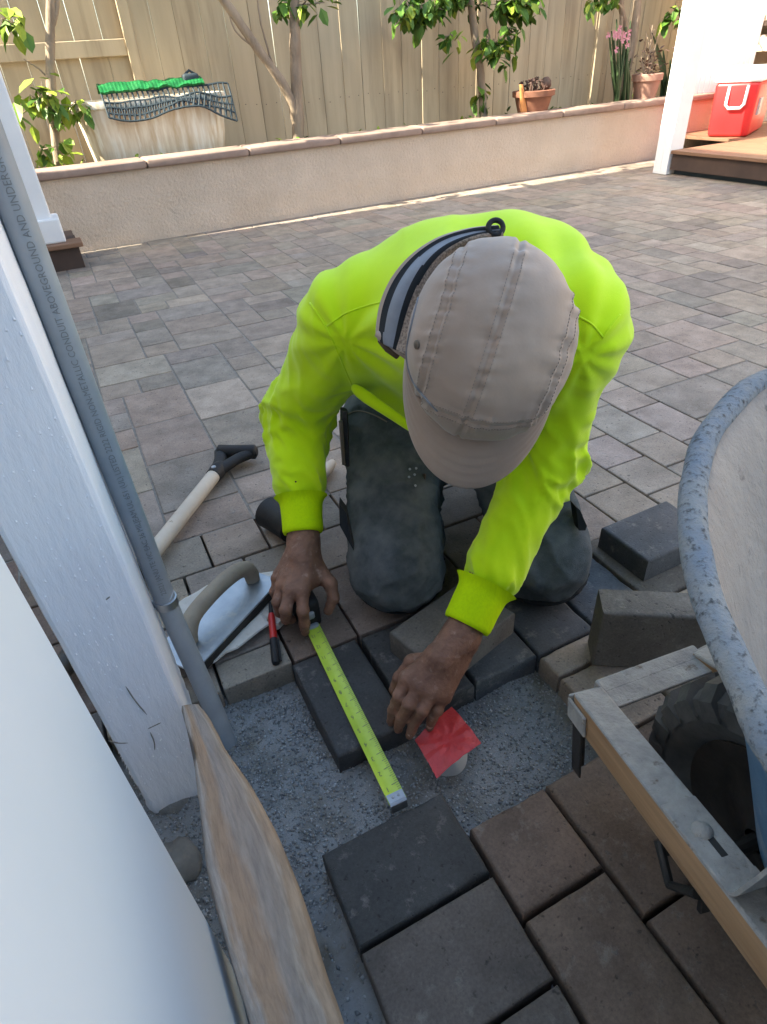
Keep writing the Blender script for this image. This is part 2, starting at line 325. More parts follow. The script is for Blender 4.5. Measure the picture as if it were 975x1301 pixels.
# --- pavers
def pmesh(w, h, t=TH):
    V, F = bbox((-w / 2, -h / 2, -t), (w / 2, h / 2, 0), .0032, 2)
    me = bpy.data.meshes.new('paver'); me.from_pydata([tuple(v) for v in V], [], F); me.materials.append(M['paver'])
    me.polygons.foreach_set('use_smooth', [True] * len(me.polygons)); me.set_sharp_from_angle(angle=rad(20)); me.update(); return me
def rough_block(w, h, t, seed, n=11):
    """cast block with a worn, slightly chipped arris"""
    r = random.Random(seed); V = []; rings = []
    cor = [(-w / 2, -h / 2), (w / 2, -h / 2), (w / 2, h / 2), (-w / 2, h / 2)]; out = []
    for k in range(4):
        a, b = cor[k], cor[(k + 1) % 4]
        for i in range(n): f = i / n; out.append((a[0] + (b[0] - a[0]) * f, a[1] + (b[1] - a[1]) * f))
    m = len(out); chip = [0.0] * m
    for _ in range(r.randint(2, 5)):
        c = r.randrange(m); d = r.uniform(.0008, .0026)
        for q, f in ((-1, .45), (0, 1), (1, .45)): chip[(c + q) % m] = max(chip[(c + q) % m], d * f)
    for ins, z, cs in ((.0060, 0, .6), (.0024, -.0005, 1.0), (.0007, -.0022, 1.0), (0, -.0060, .2), (0, -t, 0)):
        ring = []
        for i, (x, y) in enumerate(out):
            e = ins + chip[i] * cs + r.uniform(-.00015, .00015); zz = z - (chip[i] * .5 * cs if z < 0 and z > -.007 else 0)
            ring.append((x * (1 - 2 * e / w), y * (1 - 2 * e / h), zz))
        rings.append(len(V)); V += ring
    F = [tuple(range(m))]
    for k in range(4):
        for i in range(m): F.append((k * m + i, (k + 1) * m + i, (k + 1) * m + (i + 1) % m, k * m + (i + 1) % m))
    F.append(tuple(4 * m + i for i in range(m))[::-1]); return V, F
_pm = {}
def paver_mesh(w, h):
    k = (round(w, 4), round(h, 4))
    if k not in _pm: _pm[k] = pmesh(*k)
    return _pm[k]
TAN = (.275, .218, .170); BRN = (.150, .106, .080); GRY = (.250, .208, .170); CHA = (.050, .049, .050); LTN = (.305, .245, .192); BLU = (.070, .071, .076); MID = (.112, .096, .083)
def jit(c, a=.12): 
    f = 1 + random.uniform(-a, a); return tuple(max(.01, x * f * (1 + random.uniform(-.03, .03))) for x in c)
paving = empty('patio_paving', (0, 0, 0)); tag(paving, kind='structure')
def lay(x0, x1, y0, y1, col, name='paver', dz=0.0, rz=0.0, parent=paving):
    w = x1 - x0 - 2 * JT; h = y1 - y0 - 2 * JT
    o = bpy.data.objects.new(name, paver_mesh(w, h)); C.objects.link(o); o.parent = parent
    o.location = ((x0 + x1) / 2, (y0 + y1) / 2, dz + random.uniform(-.0012, .0008)); o.rotation_euler = (random.uniform(-.006, .006), random.uniform(-.006, .006), rz + random.uniform(-.005, .005))
    o.color = (*col, 1); return o
_lu = [0]
def layu(x0, x1, y0, y1, col, **k):
    o = _layu(x0, x1, y0, y1, col, **k); _lu[0] += 1; V, F = rough_block((x1 - x0) * u - 2 * JT, (y1 - y0) * u - 2 * JT, TH, 40 + _lu[0])
    me = bpy.data.meshes.new('paver'); me.from_pydata(V, [], F); me.materials.append(M['paver']); me.polygons.foreach_set('use_smooth', [True] * len(me.polygons)); me.set_sharp_from_angle(angle=rad(38)); o.data = me; return o
def _layu(x0, x1, y0, y1, col, **k): return lay(x0 * u, x1 * u, y0 * u, y1 * u, jit(col, .06), **k)
# the freshly laid edge in front of the pit
for a in [(.78, 3.76, 4.44, 6.42, CHA), (.78, 3.76, 2.44, 4.42, MID), (.78, 3.76, .44, 2.42, MID), (.78, 3.76, -2.56, .42, BRN), (3.80, 5.80, 3.48, 5.42, BRN), (3.80, 5.80, .47, 3.46, BRN), (3.80, 5.80, -2.5, .45, MID),
          (5.83, 7.83, 2.45, 5.45, BRN), (5.83, 7.83, -.55, 2.43, BRN), (5.83, 7.83, -2.6, -.57, BRN),
          (8.0, 10.0, 7.62, 8.45, LTN), (10.0, 12.0, 7.62, 8.45, TAN), (12.0, 14, 7.62, 8.45, TAN), (8.0, 10.0, 5.6, 7.6, TAN), (10.0, 12.0, 5.6, 7.6, TAN), (12.0, 14.0, 5.6, 7.6, BRN),
          (7.87, 9.85, 3.6, 5.58, BRN), (9.87, 12.85, 3.6, 5.58, BRN), (7.87, 10.85, 1.6, 3.58, MID), (10.87, 13, 1.6, 3.58, BRN), (7.87, 9.85, -1.4, 1.58, BRN), (9.87, 12.85, -1.4, 1.58, MID),
          # behind the pit
          (4, 6, 8.45, 11.48, CHA), (6, 8, 8.45, 11.48, BLU), (8, 10, 8.43, 11.48, BLU), (10, 12.08, 8.47, 11.55, BLU), (12.12, 14.1, 8.45, 11.6, MID)]:
    layu(*a)
JW = lambda j: (j + .5 + .045 * min(max(j - 11, 0), 5)) * u
occ = set(); placed = []
def put(i, j, w, h, col=None):
    for a in range(i, i + w):
        for b in range(j, j + h): occ.add((a, b))
    placed.append((i, j, w, h, col))
I0, I1, J1 = -16, 86, 72
for i in range(-3, 14):
    for j in range(-10, 11): occ.add((i, j))
for a in [(0, 11, 2, 1, GRY), (-2, 11, 2, 1, GRY), (2, 11, 2, 3, (.16, .118, .093)), (4, 11, 2, 3, (.17, .125, .098)), (6, 11, 2, 2, MID), (0, 12, 2, 2, GRY), (-2, 12, 2, 2, GRY), (0, 14, 2, 2, GRY), (1, 16, 2, 2, TAN), (-1, 16, 2, 2, GRY), (0, 18, 3, 2, TAN), (3, 16, 2, 3, GRY)]: put(*a)
rr = random.Random(11)
for j in range(-8, J1):
    i = I0
    while i < I1:
        if (i, j) in occ or (j < 9 and i > -3 and i < 14): i += 1; continue
        L = 0
        while L < 8 and i + L < I1 + 4 and (i + L, j) not in occ: L += 1
        ch = [(2, 2), (3, 2), (3, 2), (2, 3), (4, 3), (4, 3), (3, 4)]; rr.shuffle(ch); ok = None
        for w_, h_ in ch:
            if w_ > L or L - w_ == 1: continue
            if any((a, b) in occ for a in range(i, i + w_) for b in range(j, j + h_)): continue
            ok = (w_, h_); break
        if ok is None:
            w_ = min(L, 2); h_ = 1
            while h_ < 3 and not any((a, j + h_) in occ for a in range(i, i + w_)): h_ += 1
            ok = (w_, h_)
        put(i, j, ok[0], ok[1]); i += ok[0]
items = []
for (i, j, w_, h_, c) in placed:
    x0, x1, y0, y1 = i * u, (i + w_) * u, JW(j), JW(j + h_)
    if y1 > 4.62 or x0 > 5.3: continue
    cx, cy = (x0 + x1) / 2, (y0 + y1) / 2; d = Vector((cx, cy, -.8)); zc = d.dot(CF)
    px = IW / 2 + FPX * d.dot(CR) / zc if zc > .05 else -999; py = IH / 2 + FPX * d.dot(CD) / zc if zc > .05 else -999
    vis = -20 < px < IW + 20 and -20 < py < IH + 20
    hidden = 440 < px < 690 and 300 < py < 720
    if c is None:
        far = min(max((cy - 1.0) / 2.2, 0), 1)
        c = rr.choice([TAN, TAN, GRY, TAN, GRY, GRY, TAN, LTN] if cy > .56 and cx > -.2 else [BRN, BRN, GRY, MID])
        if rr.random() < .10: c = tuple(x * .78 for x in GRY)
    items.append(((0 if vis and not hidden else 50) + math.hypot(cx, cy), x0, x1, y0, y1, jit(c)))
items.sort(key=lambda t: t[0]); NIND = 255
for t in items[:NIND]: lay(*t[1:5], t[5])
V = []; F = []; cols = []
for t in items[NIND:]:
    w_ = t[2] - t[1] - 2 * JT; h_ = t[4] - t[3] - 2 * JT; pv = paver_mesh(w_, h_); o = len(V)
    cx, cy = (t[1] + t[2]) / 2, (t[3] + t[4]) / 2; rz = random.uniform(-.005, .005); zz = random.uniform(-.001, .001)
    for v in pv.vertices: V.append((cx + v.co.x - rz * v.co.y, cy + v.co.y + rz * v.co.x, v.co.z + zz))
    for p in pv.polygons: F.append(tuple(k + o for k in p.vertices))
    cols += [(*t[5], 1)] * len(pv.vertices)
far = mesh_obj('far_pavers', V, F, M['paver_far'], paving); tag(far, kind='stuff')
ca = far.data.color_attributes.new('Col', 'FLOAT_COLOR', 'POINT'); ca.data.foreach_set('color', np.array(cols, np.float32).ravel())
js = plane('joint_sand', -.97, 5.3, 1.13, 4.5, -.0028, M['joint'])
plane('house_footing', -8, -.97, -8, 6, -.02, M['joint'])

# ================================================================== PLANTER WALL, FENCE, HOUSE
WA = Vector((.108, 4.2764, 0)); WD = (Vector((4.7954, 4.4147, 0)) - WA).normalized(); WN = Vector((-WD.y, WD.x, 0))
def wl(s, off, z): return WA + WD * s + WN * off + Vector((0, 0, z))
def slab(mb, s0, s1, o0, o1, z0, z1, bev=0.0, mi=0):
    m = Matrix.Translation(WA) @ Matrix(((WD.x, WN.x, 0, 0), (WD.y, WN.y, 0, 0), (0, 0, 1, 0), (0, 0, 0, 1)))
    mb.box((s0, o0, z0), (s1, o1, z1), bev, mi, m, 2 if bev else 1); return mb
pw = empty('planter_wall', wl(2, 0, 0), 'low beige stucco planter wall topped with brown cap tiles', 'wall')
V = []; nxw, nzw = 300, 24
for i in range(nxw):
    for k in range(nzw):
        s = -.16 + 6.6 * i / (nxw - 1); z = -.03 + .415 * k / (nzw - 1)
        V.append(wl(s, -0.004 * noise.fractal(Vector((s * 7, z * 9, 2.2)), 1, 2, 4) - .002, z))
st = mesh_obj('stucco_face', V, grid_faces(nxw, nzw), M['stucco'], smooth=True)
mb = MB(); slab(mb, -.16, 6.44, .012, .15, -.03, .384); core = mb.build('wall_core', M['stucco'])
ps = [st, core]
s = -.19; k = 0
while s < 6.3:
    L = .62
    mb = MB(); V, F = bbox((s + .0015, -.035, .386), (min(s + L, 6.45) - .0015, .19, .432), .014, 3)
    m = Matrix.Translation(WA) @ Matrix(((WD.x, WN.x, 0, 0), (WD.y, WN.y, 0, 0), (0, 0, 1, 0), (0, 0, 0, 1))); mb.add([m @ v for v in V], F)
    o = mb.build('cap_tile', M['cap'], smooth=rad(20)); ps.append(o); s += L; k += 1
adopt(pw, *ps)
mb = MB(); slab(mb, -1.5, 6.4, .16, 3.0, .0, .36); tag(mb.build('planter_soil', M['soil']), kind='structure')

# fence: separate boards on rails and posts, turned a little towards the sun
FA = Vector((-1.2, 5.42, 0)); fang = rad(-3.4); FD = Vector((math.cos(fang), math.sin(fang), 0)); FN = Vector((-FD.y, FD.x, 0))
Mf = Matrix.Translation(FA) @ Matrix(((FD.x, FN.x, 0, 0), (FD.y, FN.y, 0, 0), (0, 0, 1, 0), (0, 0, 0, 1)))
fence = empty('wooden_fence', FA, 'tall tan wooden board fence standing behind the planter wall', 'fence')
fps = []
fmesh = {}
def fboard(s0, s1, o0, o1, z0, z1, name, bev=.003):
    key = (round(s1 - s0, 4), round(o1 - o0, 4), round(z1 - z0, 4))
    if key not in fmesh:
        V, F = bbox((0, 0, 0), key, bev); me = bpy.data.meshes.new(name); me.from_pydata([tuple(v) for v in V], [], F); me.materials.append(M['fence']); fmesh[key] = me
    o = bpy.data.objects.new(name, fmesh[key]); C.objects.link(o); o.parent = fence
    o.location = Matrix.Translation(-FA) @ (Mf @ Vector((s0, o0, z0))); o.rotation_euler = (0, random.uniform(-.004, .004), fang); return o
nailm = mesh_obj('nail_template', *lathe([(.004, 0), (.003, .002)], 8), M['rivet']); nail_me = nailm.data; bpy.data.objects.remove(nailm)
def nail(s_, z_):
    o = bpy.data.objects.new('nail', nail_me); C.objects.link(o); o.parent = fence; o.location = Matrix.Translation(-FA) @ (Mf @ Vector((s_, -.0005, z_))); o.rotation_euler = (rad(90), 0, fang)
s = 0.0; k = 0
while s < 9.6:
    w_ = [.168, .150, .176, .160][k % 4]
    low = s < 1.93
    fboard(s, s + w_ - .0025, .0 + random.uniform(0, .006) + (.03 if low else 0), .02 + (.03 if low else 0), .30, .955 if low else 2.05, 'board')
    if low: fboard(s, s + w_ - .0025, .035, .055, 1.03, 2.05, 'board')
    if not low and s < 8:
        nail(s + .03 + random.uniform(0, .02), .60 + random.uniform(-.02, .02)); nail(s + w_ - .04, .61)
    s += w_; k += 1
fboard(0, 1.93, -.012, .028, .945, 1.035, 'rail'); fboard(1.93, 2.00, -.03, .05, .3, 2.1, 'post')
fboard(5.72, 5.80, -.03, .05, .3, 2.1, 'post'); fboard(4.30, 5.70, -.03, -.004, 1.20, 1.27, 'rail'); fboard(0, 9.6, -.01, .05, 2.07, 2.11, 'top_rail')

# unseen house block on the sunny side, placed and sized to throw the patio shade
house = empty('house', (-3.5, -2, 0), 'tall cream house wall, out of view, that shades the patio', 'house')
mb = MB(); mb.box((-7, -7.5, -.1), (-1.42, 4.31, 4.62)); hw = mb.build('wall', M['house'])
mb = MB(); mb.box((-7.2, -7.7, 4.62), (-1.30, 4.372, 4.86)); hr = mb.build('eave', M['white'])
mb = MB(); mb.box((-1.419, -7.5, -.1), (2.0, -3.41, 2.4)); hw2_ = mb.build('shade_wing', M['house'])  # unseen wing added behind the camera to darken the near paving
adopt(house, hw, hr, hw2_)
# patio cover above the left post; its unseen roof is added to darken the foreground
cover = empty('shade_cover', (-.3, -1, 2.3), 'unseen flat white patio roof on a timber beam, added for shade', 'roof')
mb = MB(); mb.box((-1.29, -3.4, 2.46), (.0, .80, 2.56)); r1 = mb.build('roof', M['white'])
mb = MB(); mb.box((-1.29, .535, 2.28), (.0, .66, 2.46), .004); r2 = mb.build('beam', M['white_wood'])
adopt(cover, r1, r2)

# ================================================================== OBJECTS NEAR THE PIT
# --- loose pavers (things of their own)
def loose(label, size, loc, rot, col):
    V, F = rough_block(size[0], size[1], size[2], len(label))
    o = mesh_obj('loose_paver', V, F, M['paver'], smooth=rad(38)); o.location = loc; o.rotation_euler = rot; o.color = (*col, 1)
    tag(o, label, 'paver', 'loose pavers around the pit'); return o
loose('charcoal paver under the yellow tape blade, standing free in the sand', (2 * u - .004, 3.2 * u, TH), (2.92 * u, 9.86 * u, .001), (0, .01, .012), CHA)
loose('grey paver lying at a slant on dark pavers under the reaching hand', (.178, .116, .049), (.3755, .604, .0495), (0, 0, rad(15)), (.125, .112, .10))
loose('dark slate paver lying flat on the paving beside the kneeling knee', (.172, .118, .049), (.843, .618, .0495), (0, 0, rad(1)), BLU)
# paver standing on its long edge
ub = loose('brown grey paver standing upright on its long edge by the wheelbarrow', (.185, .12, .052), (0, 0, 0), (0, 0, 0), (.15, .132, .116))
ud = Vector((.83, -.555, 0)).normalized(); un = Vector((ud.y, -ud.x, 0))
if un.y < 0: un = -un
ub.matrix_world = Matrix.Translation(Vector((.5435, .4515, .061)) + ud * .0925) @ Matrix(((ud.x, 0, -un.x, 0), (ud.y, 0, -un.y, 0), (0, 1, 0, 0), (0, 0, 0, 1)))
for i in range(3):
    pass

# --- stub of pipe capped with red tape
pipe = empty('pipe_stub', (.262, .438, -.05), 'grey white pipe stub sealed with a red tape square', 'pipe')
pr_ = U(571, 941, .006)
mb = MB(); V, F = lathe([(.0265, -.07), (.027, .0), (.0262, .004), (.024, .004), (.0235, -.02)], 28, (pr_.x, pr_.y, 0)); mb.add(V, F)
p1 = mb.build('pipe', M['pipe_white'], smooth=rad(40))
cn = [U(574, 893, .0075), U(612, 942, .0075), U(555, 985, .0065), U(527, 937, .0075)]
V = []; nn = 22
for i in range(nn):
    for j in range(nn):
        a, b = i / (nn - 1), j / (nn - 1); p = cn[0] * (1 - a) * (1 - b) + cn[1] * a * (1 - b) + cn[2] * a * b + cn[3] * (1 - a) * b
        d = (Vector((p.x, p.y)) - Vector((pr_.x, pr_.y))).length; ang = math.atan2(p.y - pr_.y, p.x - pr_.x)
        z = p.z - .0035 * max(0, (d - .026) / .015) + .0009 * math.sin(ang * 9 + 1.3) * min(1, d / .015) + .0006 * noise.noise(Vector((p.x * 160, p.y * 160, 3)))
        V.append((p.x, p.y, z))
F = grid_faces(nn, nn); off = len(V); V += [(x, y, z - .0007) for x, y, z in V]; F += [tuple(i + off for i in f[::-1]) for f in F]
p2 = mesh_obj('tape_patch', V, F, M['red_tape'], smooth=True); adopt(pipe, p1, p2)

# --- tape measure
def text_mesh(s, size, align='CENTER'):
    cu = bpy.data.curves.new('txt', 'FONT'); cu.body = s; cu.size = size; cu.align_x = align; cu.align_y = 'CENTER'; cu.resolution_u = 2
    ob = bpy.data.objects.new('txt', cu); C.objects.link(ob); bpy.context.view_layer.update()
    me = bpy.data.meshes.new_from_object(ob.evaluated_get(bpy.context.evaluated_depsgraph_get()))
    V = [v.co.copy() for v in me.vertices]; F = [tuple(p.vertices) for p in me.polygons]
    bpy.data.objects.remove(ob); bpy.data.curves.remove(cu); bpy.data.meshes.remove(me); return V, F
T0 = U(506, 1019, .006); T1 = U(397, 796, .012); tdir = (T1 - T0); TL = tdir.length; tdir.normalize(); tx = tdir.cross(Vector((0, 0, 1))).normalized(); tz = tx.cross(tdir)
tape = empty('tape_measure', (T1.x, T1.y, 0), 'yellow green steel tape measure pulled out of its black case', 'tape measure')
def tp(s, a, h=0):                       # along, across, above the blade
    return T0 + tdir * s + tx * a + tz * (h + .0022 * ((a / .0125) ** 2) - .0028 * math.sin(math.pi * min(max(s / TL, 0), 1)) * .8)
V = []; F = []; ns, na = 40, 9
for i in range(ns):
    for j in range(na): V.append(tp(TL * i / (ns - 1) * .999, -.0125 + .025 * j / (na - 1)))
F = grid_faces(ns, na); o_ = len(V); V += [Vector(v) - tz * .0006 for v in V]; F = [f[::-1] for f in F] + [tuple(i + o_ for i in f) for f in F]
blade = mesh_obj('blade', V, F, M['tape_yellow'], smooth=True)
V = []; F = []
inch = .0254
for n_ in range(1, 15):
    tv, tf = text_mesh(str(n_), .0105); o_ = len(V)
    for p in tv: V.append(tp(n_ * inch - .004 - p.y * 1.0, -.0055 - p.x * .9 * (1 if n_ < 10 else .8), .0006))
    F += [tuple(i + o_ for i in f) for f in tf]
for k in range(1, int(TL / inch * 8)):
    s = k * inch / 8; L = .010 if k % 8 == 0 else (.007 if k % 4 == 0 else .0045)
    if k % 8 == 0:
        q = [(-.0125, s), (.0125, s)]
    o_ = len(V); wdt = .00035 if k % 8 else .0005
    a0 = .0122 - L
    V += [tp(s - wdt, a0, .0005), tp(s - wdt, .0122, .0005), tp(s + wdt, .0122, .0005), tp(s + wdt, a0, .0005)]
    F.append((o_, o_ + 1, o_ + 2, o_ + 3)[::-1])
marks = mesh_obj('printed_marks', V, F, M['tape_grid'])
mb = MB()
def tpp(s, a, h): return T0 + tdir * s + tx * a + tz * h
hk = [(-.001, .004), (-.0045, .002), (-.006, -.006), (-.0065, -.018)]
V = [tpp(.022, -.010, .0034), tpp(.022, .010, .0034)] + [tpp(a, -.0115, b) for a, b in []]
prof = [(.012, .0030), (.0, .0030), (-.003, .0015), (-.004, -.004), (-.0045, -.014)]
V = []; 
for s, h in prof: V += [tpp(s, -.0118, h), tpp(s, .0118, h)]
F = grid_faces(len(prof), 2); o_ = len(V); V += [Vector(v) + tdir * .0008 + tz * .0008 for v in V]; F += [tuple(i + o_ for i in f[::-1]) for f in F]
for a in (-.004, .004):
    V2, F2 = lathe([(.0022, 0), (.002, .0008), (.0008, .0013)], 10); o2 = len(V); V += [tpp(.007 + v[0], a + v[1], .0036 + v[2]) for v in V2]; F += [tuple(i + o2 for i in f) for f in F2]
hook = mesh_obj('end_hook', V, F, M['steel'])
cc = T1 + tdir * .036; Mc = Matrix.Translation(Vector((cc.x, cc.y, .034))) @ Matrix(((tx.x, tdir.x, 0, 0), (tx.y, tdir.y, 0, 0), (0, 0, 1, 0), (0, 0, 0, 1)))
mb = MB(); mb.box((-.021, -.034, -.033), (.021, .034, .030), .011, 0, Mc, 3); case = mb.build('case', M['black'], smooth=rad(50))
mb = MB(); mb.box((-.0225, -.024, -.022), (.0225, .024, .020), .008, 0, Mc, 3); grip = mb.build('side_label', M['dark_metal'], smooth=rad(50))
mb = MB(); mb.box((-.012, -.042, -.031), (.012, -.030, -.017), .003, 0, Mc); mb.box((-.008, -.0385, -.005), (.008, -.030, .012), .003, 0, Mc); lip = mb.build('lock_button', M['pvc'], smooth=rad(50))
adopt(tape, blade, marks, hook, case, grip, lip)

# --- red marker
mk0, mk1 = U(343.5, 766, .021), U(351, 843, .0075); md = (mk1 - mk0)
def mp_(t): return mk0 + md * t
pen = empty('marker_pen', (mk1.x, mk1.y, 0), 'red marker pen with black cap lying on the paver edge', 'pen')
a = mesh_obj('barrel', *tube([mp_(.2), mp_(.24), mp_(.62)], [.0052, .0062, .0064], 16), M['red'], smooth=rad(50))
b = mesh_obj('cap', *tube([mp_(.62), mp_(.63), mp_(.97), mp_(1.0)], [.0066, .0071, .0071, .0058], 16), M['black'], smooth=rad(50))
c = mesh_obj('tip', *tube([mp_(0), mp_(.04), mp_(.14), mp_(.2)], [.0028, .0034, .0040, .0048], 16), M['black'], smooth=rad(50))
mb = MB(); cx_ = md.normalized().cross(Vector((0, 0, 1)))
mb.tube([mp_(.66) - cx_ * .0076 + Vector((0, 0, .002)), mp_(.98) - cx_ * .0085 + Vector((0, 0, .001))], .0018, 8); d = mb.build('clip', M['black'])
adopt(pen, a, b, c, d)

# --- magnesium hand float on broken pale stones
fl = empty('hand_float', U(290, 780, .03), 'metal hand float with a curved wooden handle on pale stone slabs', 'float')
fz = .034
A_, B_, C_ = U(262, 838, fz), U(352, 742, fz), U(312, 714, fz); D_ = A_ + (C_ - B_)
fx = (B_ - A_).normalized(); fl_len = (B_ - A_).length + .012; fy = (C_ - B_); fy = (fy - fx * fy.dot(fx)); fw = fy.length; fy.normalize(); fzv = fx.cross(fy)
Mfl = Matrix(((fx.x, fy.x, fzv.x, A_.x), (fx.y, fy.y, fzv.y, A_.y), (fx.z, fy.z, fzv.z, A_.z), (0, 0, 0, 1)))
mb = MB(); mb.box((-.03, 0, -.003), (fl_len, fw, .001), .0012, 0, Mfl); pl = mb.build('plate', M['magnesium'])
mb = MB(); mb.box((-.028, -.0006, -.020), (fl_len - .001, .005, -.0035), .001, 0, Mfl); mb.box((-.028, fw - .005, -.020), (fl_len - .001, fw + .0006, -.0035), .001, 0, Mfl); ed = mb.build('turned_edge', M['dark_metal'])
hp = [(.012, fw * .52, .006), (.016, fw * .52, .026), (.034, fw * .54, .043), (.075, fw * .54, .050), (.115, fw * .52, .049), (.138, fw * .5, .038), (.146, fw * .5, .018), (.147, fw * .5, .004)]
hp = [Mfl @ Vector((p[0] * (fl_len + .0) / .165, p[1], p[2])) for p in hp]
hs = spline(hp, 40); hr_ = np.interp(np.linspace(0, 1, 40), [0, .12, .3, .55, .8, 1], [.0155, .0165, .0145, .0148, .0145, .0135])
hd = mesh_obj('handle', *tube([Vector(p) for p in hs], list(hr_), 16), M['wood_old'], smooth=rad(60))
adopt(fl, pl, ed, hd)
def stone(px, z0, z1, label, seed):
    pts = [U(x, y, z1) for x, y in px]; n_ = len(pts); r_ = random.Random(seed); c_ = sum(pts, Vector()) / n_; V = []; rim = []
    for i in range(n_):
        a, b = pts[i], pts[(i + 1) % n_]
        for t in (0, .33, .66): p = a.lerp(b, t); rim.append(p + Vector((r_.uniform(-.0025, .0025), r_.uniform(-.0025, .0025), r_.uniform(-.001, .001))))
    m_ = len(rim); V = [c_] + [c_.lerp(p, .93) for p in rim] + [Vector((p.x, p.y, p.z - .003)) for p in rim] + [Vector((p.x, p.y, z0)) for p in rim]
    F = [(0, 1 + i, 1 + (i + 1) % m_) for i in range(m_)]
    for k in range(2): F += [(1 + k * m_ + i, 1 + (k + 1) * m_ + i, 1 + (k + 1) * m_ + (i + 1) % m_, 1 + k * m_ + (i + 1) % m_) for i in range(m_)]
    o = mesh_obj('stone_slab', V, F, M['flagstone']); tag(o, label, 'stone', 'pale stone slabs under the float'); return o
stone([(221, 768), (262, 742), (356, 722), (362, 768), (330, 792), (262, 822), (240, 800)], .001, .013, 'broad pale stone slab lying flat beneath the hand float', 2)
stone([(262, 838), (300, 806), (334, 778), (344, 792), (300, 822), (262, 846)], .0138, .017, 'thin pale stone strip sticking out along the float edge', 3)
stone([(336, 780), (362, 770), (365, 784), (346, 796)], .001, .014, 'small chipped pale stone between the float and the marker', 4)

# --- D-handle shovel
sh = empty('shovel', U(235, 655, 0), 'shovel with pale wooden shaft and black plastic handle lying on the paving', 'shovel')
s0, s1 = U(187, 712, .030), U(272, 604, .026)
sdir = (s1 - s0).normalized()
shaft = mesh_obj('shaft', *tube([s0 - sdir * .01, s0.lerp(s1, .5), s1], [.0165, .0168, .0165], 18), M['wood'], smooth=rad(50))
sock = mesh_obj('socket', *tube([s0 - sdir * .30, s0 - sdir * .1, s0 + sdir * .014], [.019, .0185, .0178], 18), M['dark_metal'], smooth=rad(50))
bl = []; nb = 14
sn = Vector((-sdir.y, sdir.x, 0))
V = []
for i in range(nb):
    t = i / (nb - 1); hw_ = .075 * min(1, t * 6 + .25) * (1 - max(0, t - .6) ** 2 * 3.6)
    for k in range(9):
        q = (k - 4) / 4; V.append(s0 - sdir * (.29 + .27 * t) + sn * hw_ * q + Vector((0, 0, .012 + .018 * q * q - .006 * t)))
bladeS = mesh_obj('blade', V, grid_faces(nb, 9), M['dark_metal'], smooth=True); md_ = bladeS.modifiers.new('s', 'SOLIDIFY'); md_.thickness = .002
mb = MB(); e1 = s1 - sdir * .004
mb.tube([e1, e1 + sdir * .025, e1 + sdir * .045], [.0185, .0200, .017], 14)
g0, g1 = U(286, 571, .032), U(322, 569, .034); 
g0 = U(279, 574, .030); g1 = U(324, 574, .030); ga = (g1 - g0).normalized()
mb.tube([e1 + sdir * .020, (e1 + sdir * .05).lerp(g0, .45), g0 + ga * .003], [.017, .0155, .016], 12, flat=.8)
mb.tube([e1 + sdir * .020, (e1 + sdir * .05).lerp(g1, .45), g1 - ga * .003], [.017, .0155, .016], 12, flat=.8)
mb.tube([g0 - ga * .006, g0, g0.lerp(g1, .5), g1, g1 + ga * .006], [.010, .0185, .0175, .0185, .010], 14)
dh = mb.build('d_grip', M['black'], smooth=rad(60))
V, F = lathe([(.006, 0), (.0055, .002), (.002, .0035)], 12, (0, 0, 0)); rv = mesh_obj('rivet', [e1 + sdir * .012 + v + Vector((0, 0, .0185)) for v in V], F, M['steel'])
adopt(sh, shaft, sock, bladeS, dh, rv)

# --- rubber mallet half hidden by the arm
ml = empty('rubber_mallet', U(350, 690, 0), 'black rubber mallet with pale wooden handle behind the yellow sleeve', 'mallet')
h0, h1 = U(343, 640, .036), U(372, 668, .036); ha = (h1 - h0).normalized()
hc = U(357, 660, .036)
ax_ = Vector((.35, -.94, 0)).normalized()
head = mesh_obj('head', *tube([hc - ax_ * .045, hc - ax_ * .042, hc - ax_ * .01, hc + ax_ * .01, hc + ax_ * .042, hc + ax_ * .045], [.031, .035, .033, .033, .035, .031], 22), M['black'], smooth=rad(45))
hend = U(423, 588, .02)
hnd = mesh_obj('handle', *tube([hc, hc.lerp(hend, .3), hc.lerp(hend, .9), hend], [.011, .012, .0145, .010], 14), M['wood'], smooth=rad(50))
adopt(ml, head, hnd)

# ================================================================== POST, CONDUIT, PANEL, PLANK
post = empty('porch_post', (-.09, .615, -.06), 'rough white painted timber post beside the grey conduit', 'post')
px0, px1, py0, py1 = -.1425, -.0500, .566, .725
V, F = bbox((px0, py0, -.055), (px1, py1, 2.30), .006, 2)
bm = bmesh.new(); vs_ = [bm.verts.new(v) for v in V]; [bm.faces.new([vs_[i] for i in f]) for f in F]
bmesh.ops.subdivide_edges(bm, edges=[e for e in bm.edges if abs((e.verts[0].co - e.verts[1].co).z) > 1], cuts=300)
bm.normal_update()
for v in bm.verts:
    n_ = noise.fractal(Vector((v.co.x * 40, v.co.y * 40, v.co.z * 14)), 1, 2, 3); v.co.x += n_ * .0006; v.co.y += n_ * .0006
    if v.co.z < .12: v.co.x += .004 * noise.noise(Vector((v.co.y * 90, v.co.z * 60, 5))) * (1 - v.co.z / .12); 
me = bpy.data.meshes.new('timber'); bm.to_mesh(me); bm.free(); me.materials.append(M['white_wood'])
timber = bpy.data.objects.new('timber', me); C.objects.link(timber)
V = []; F = []; r_ = random.Random(4)
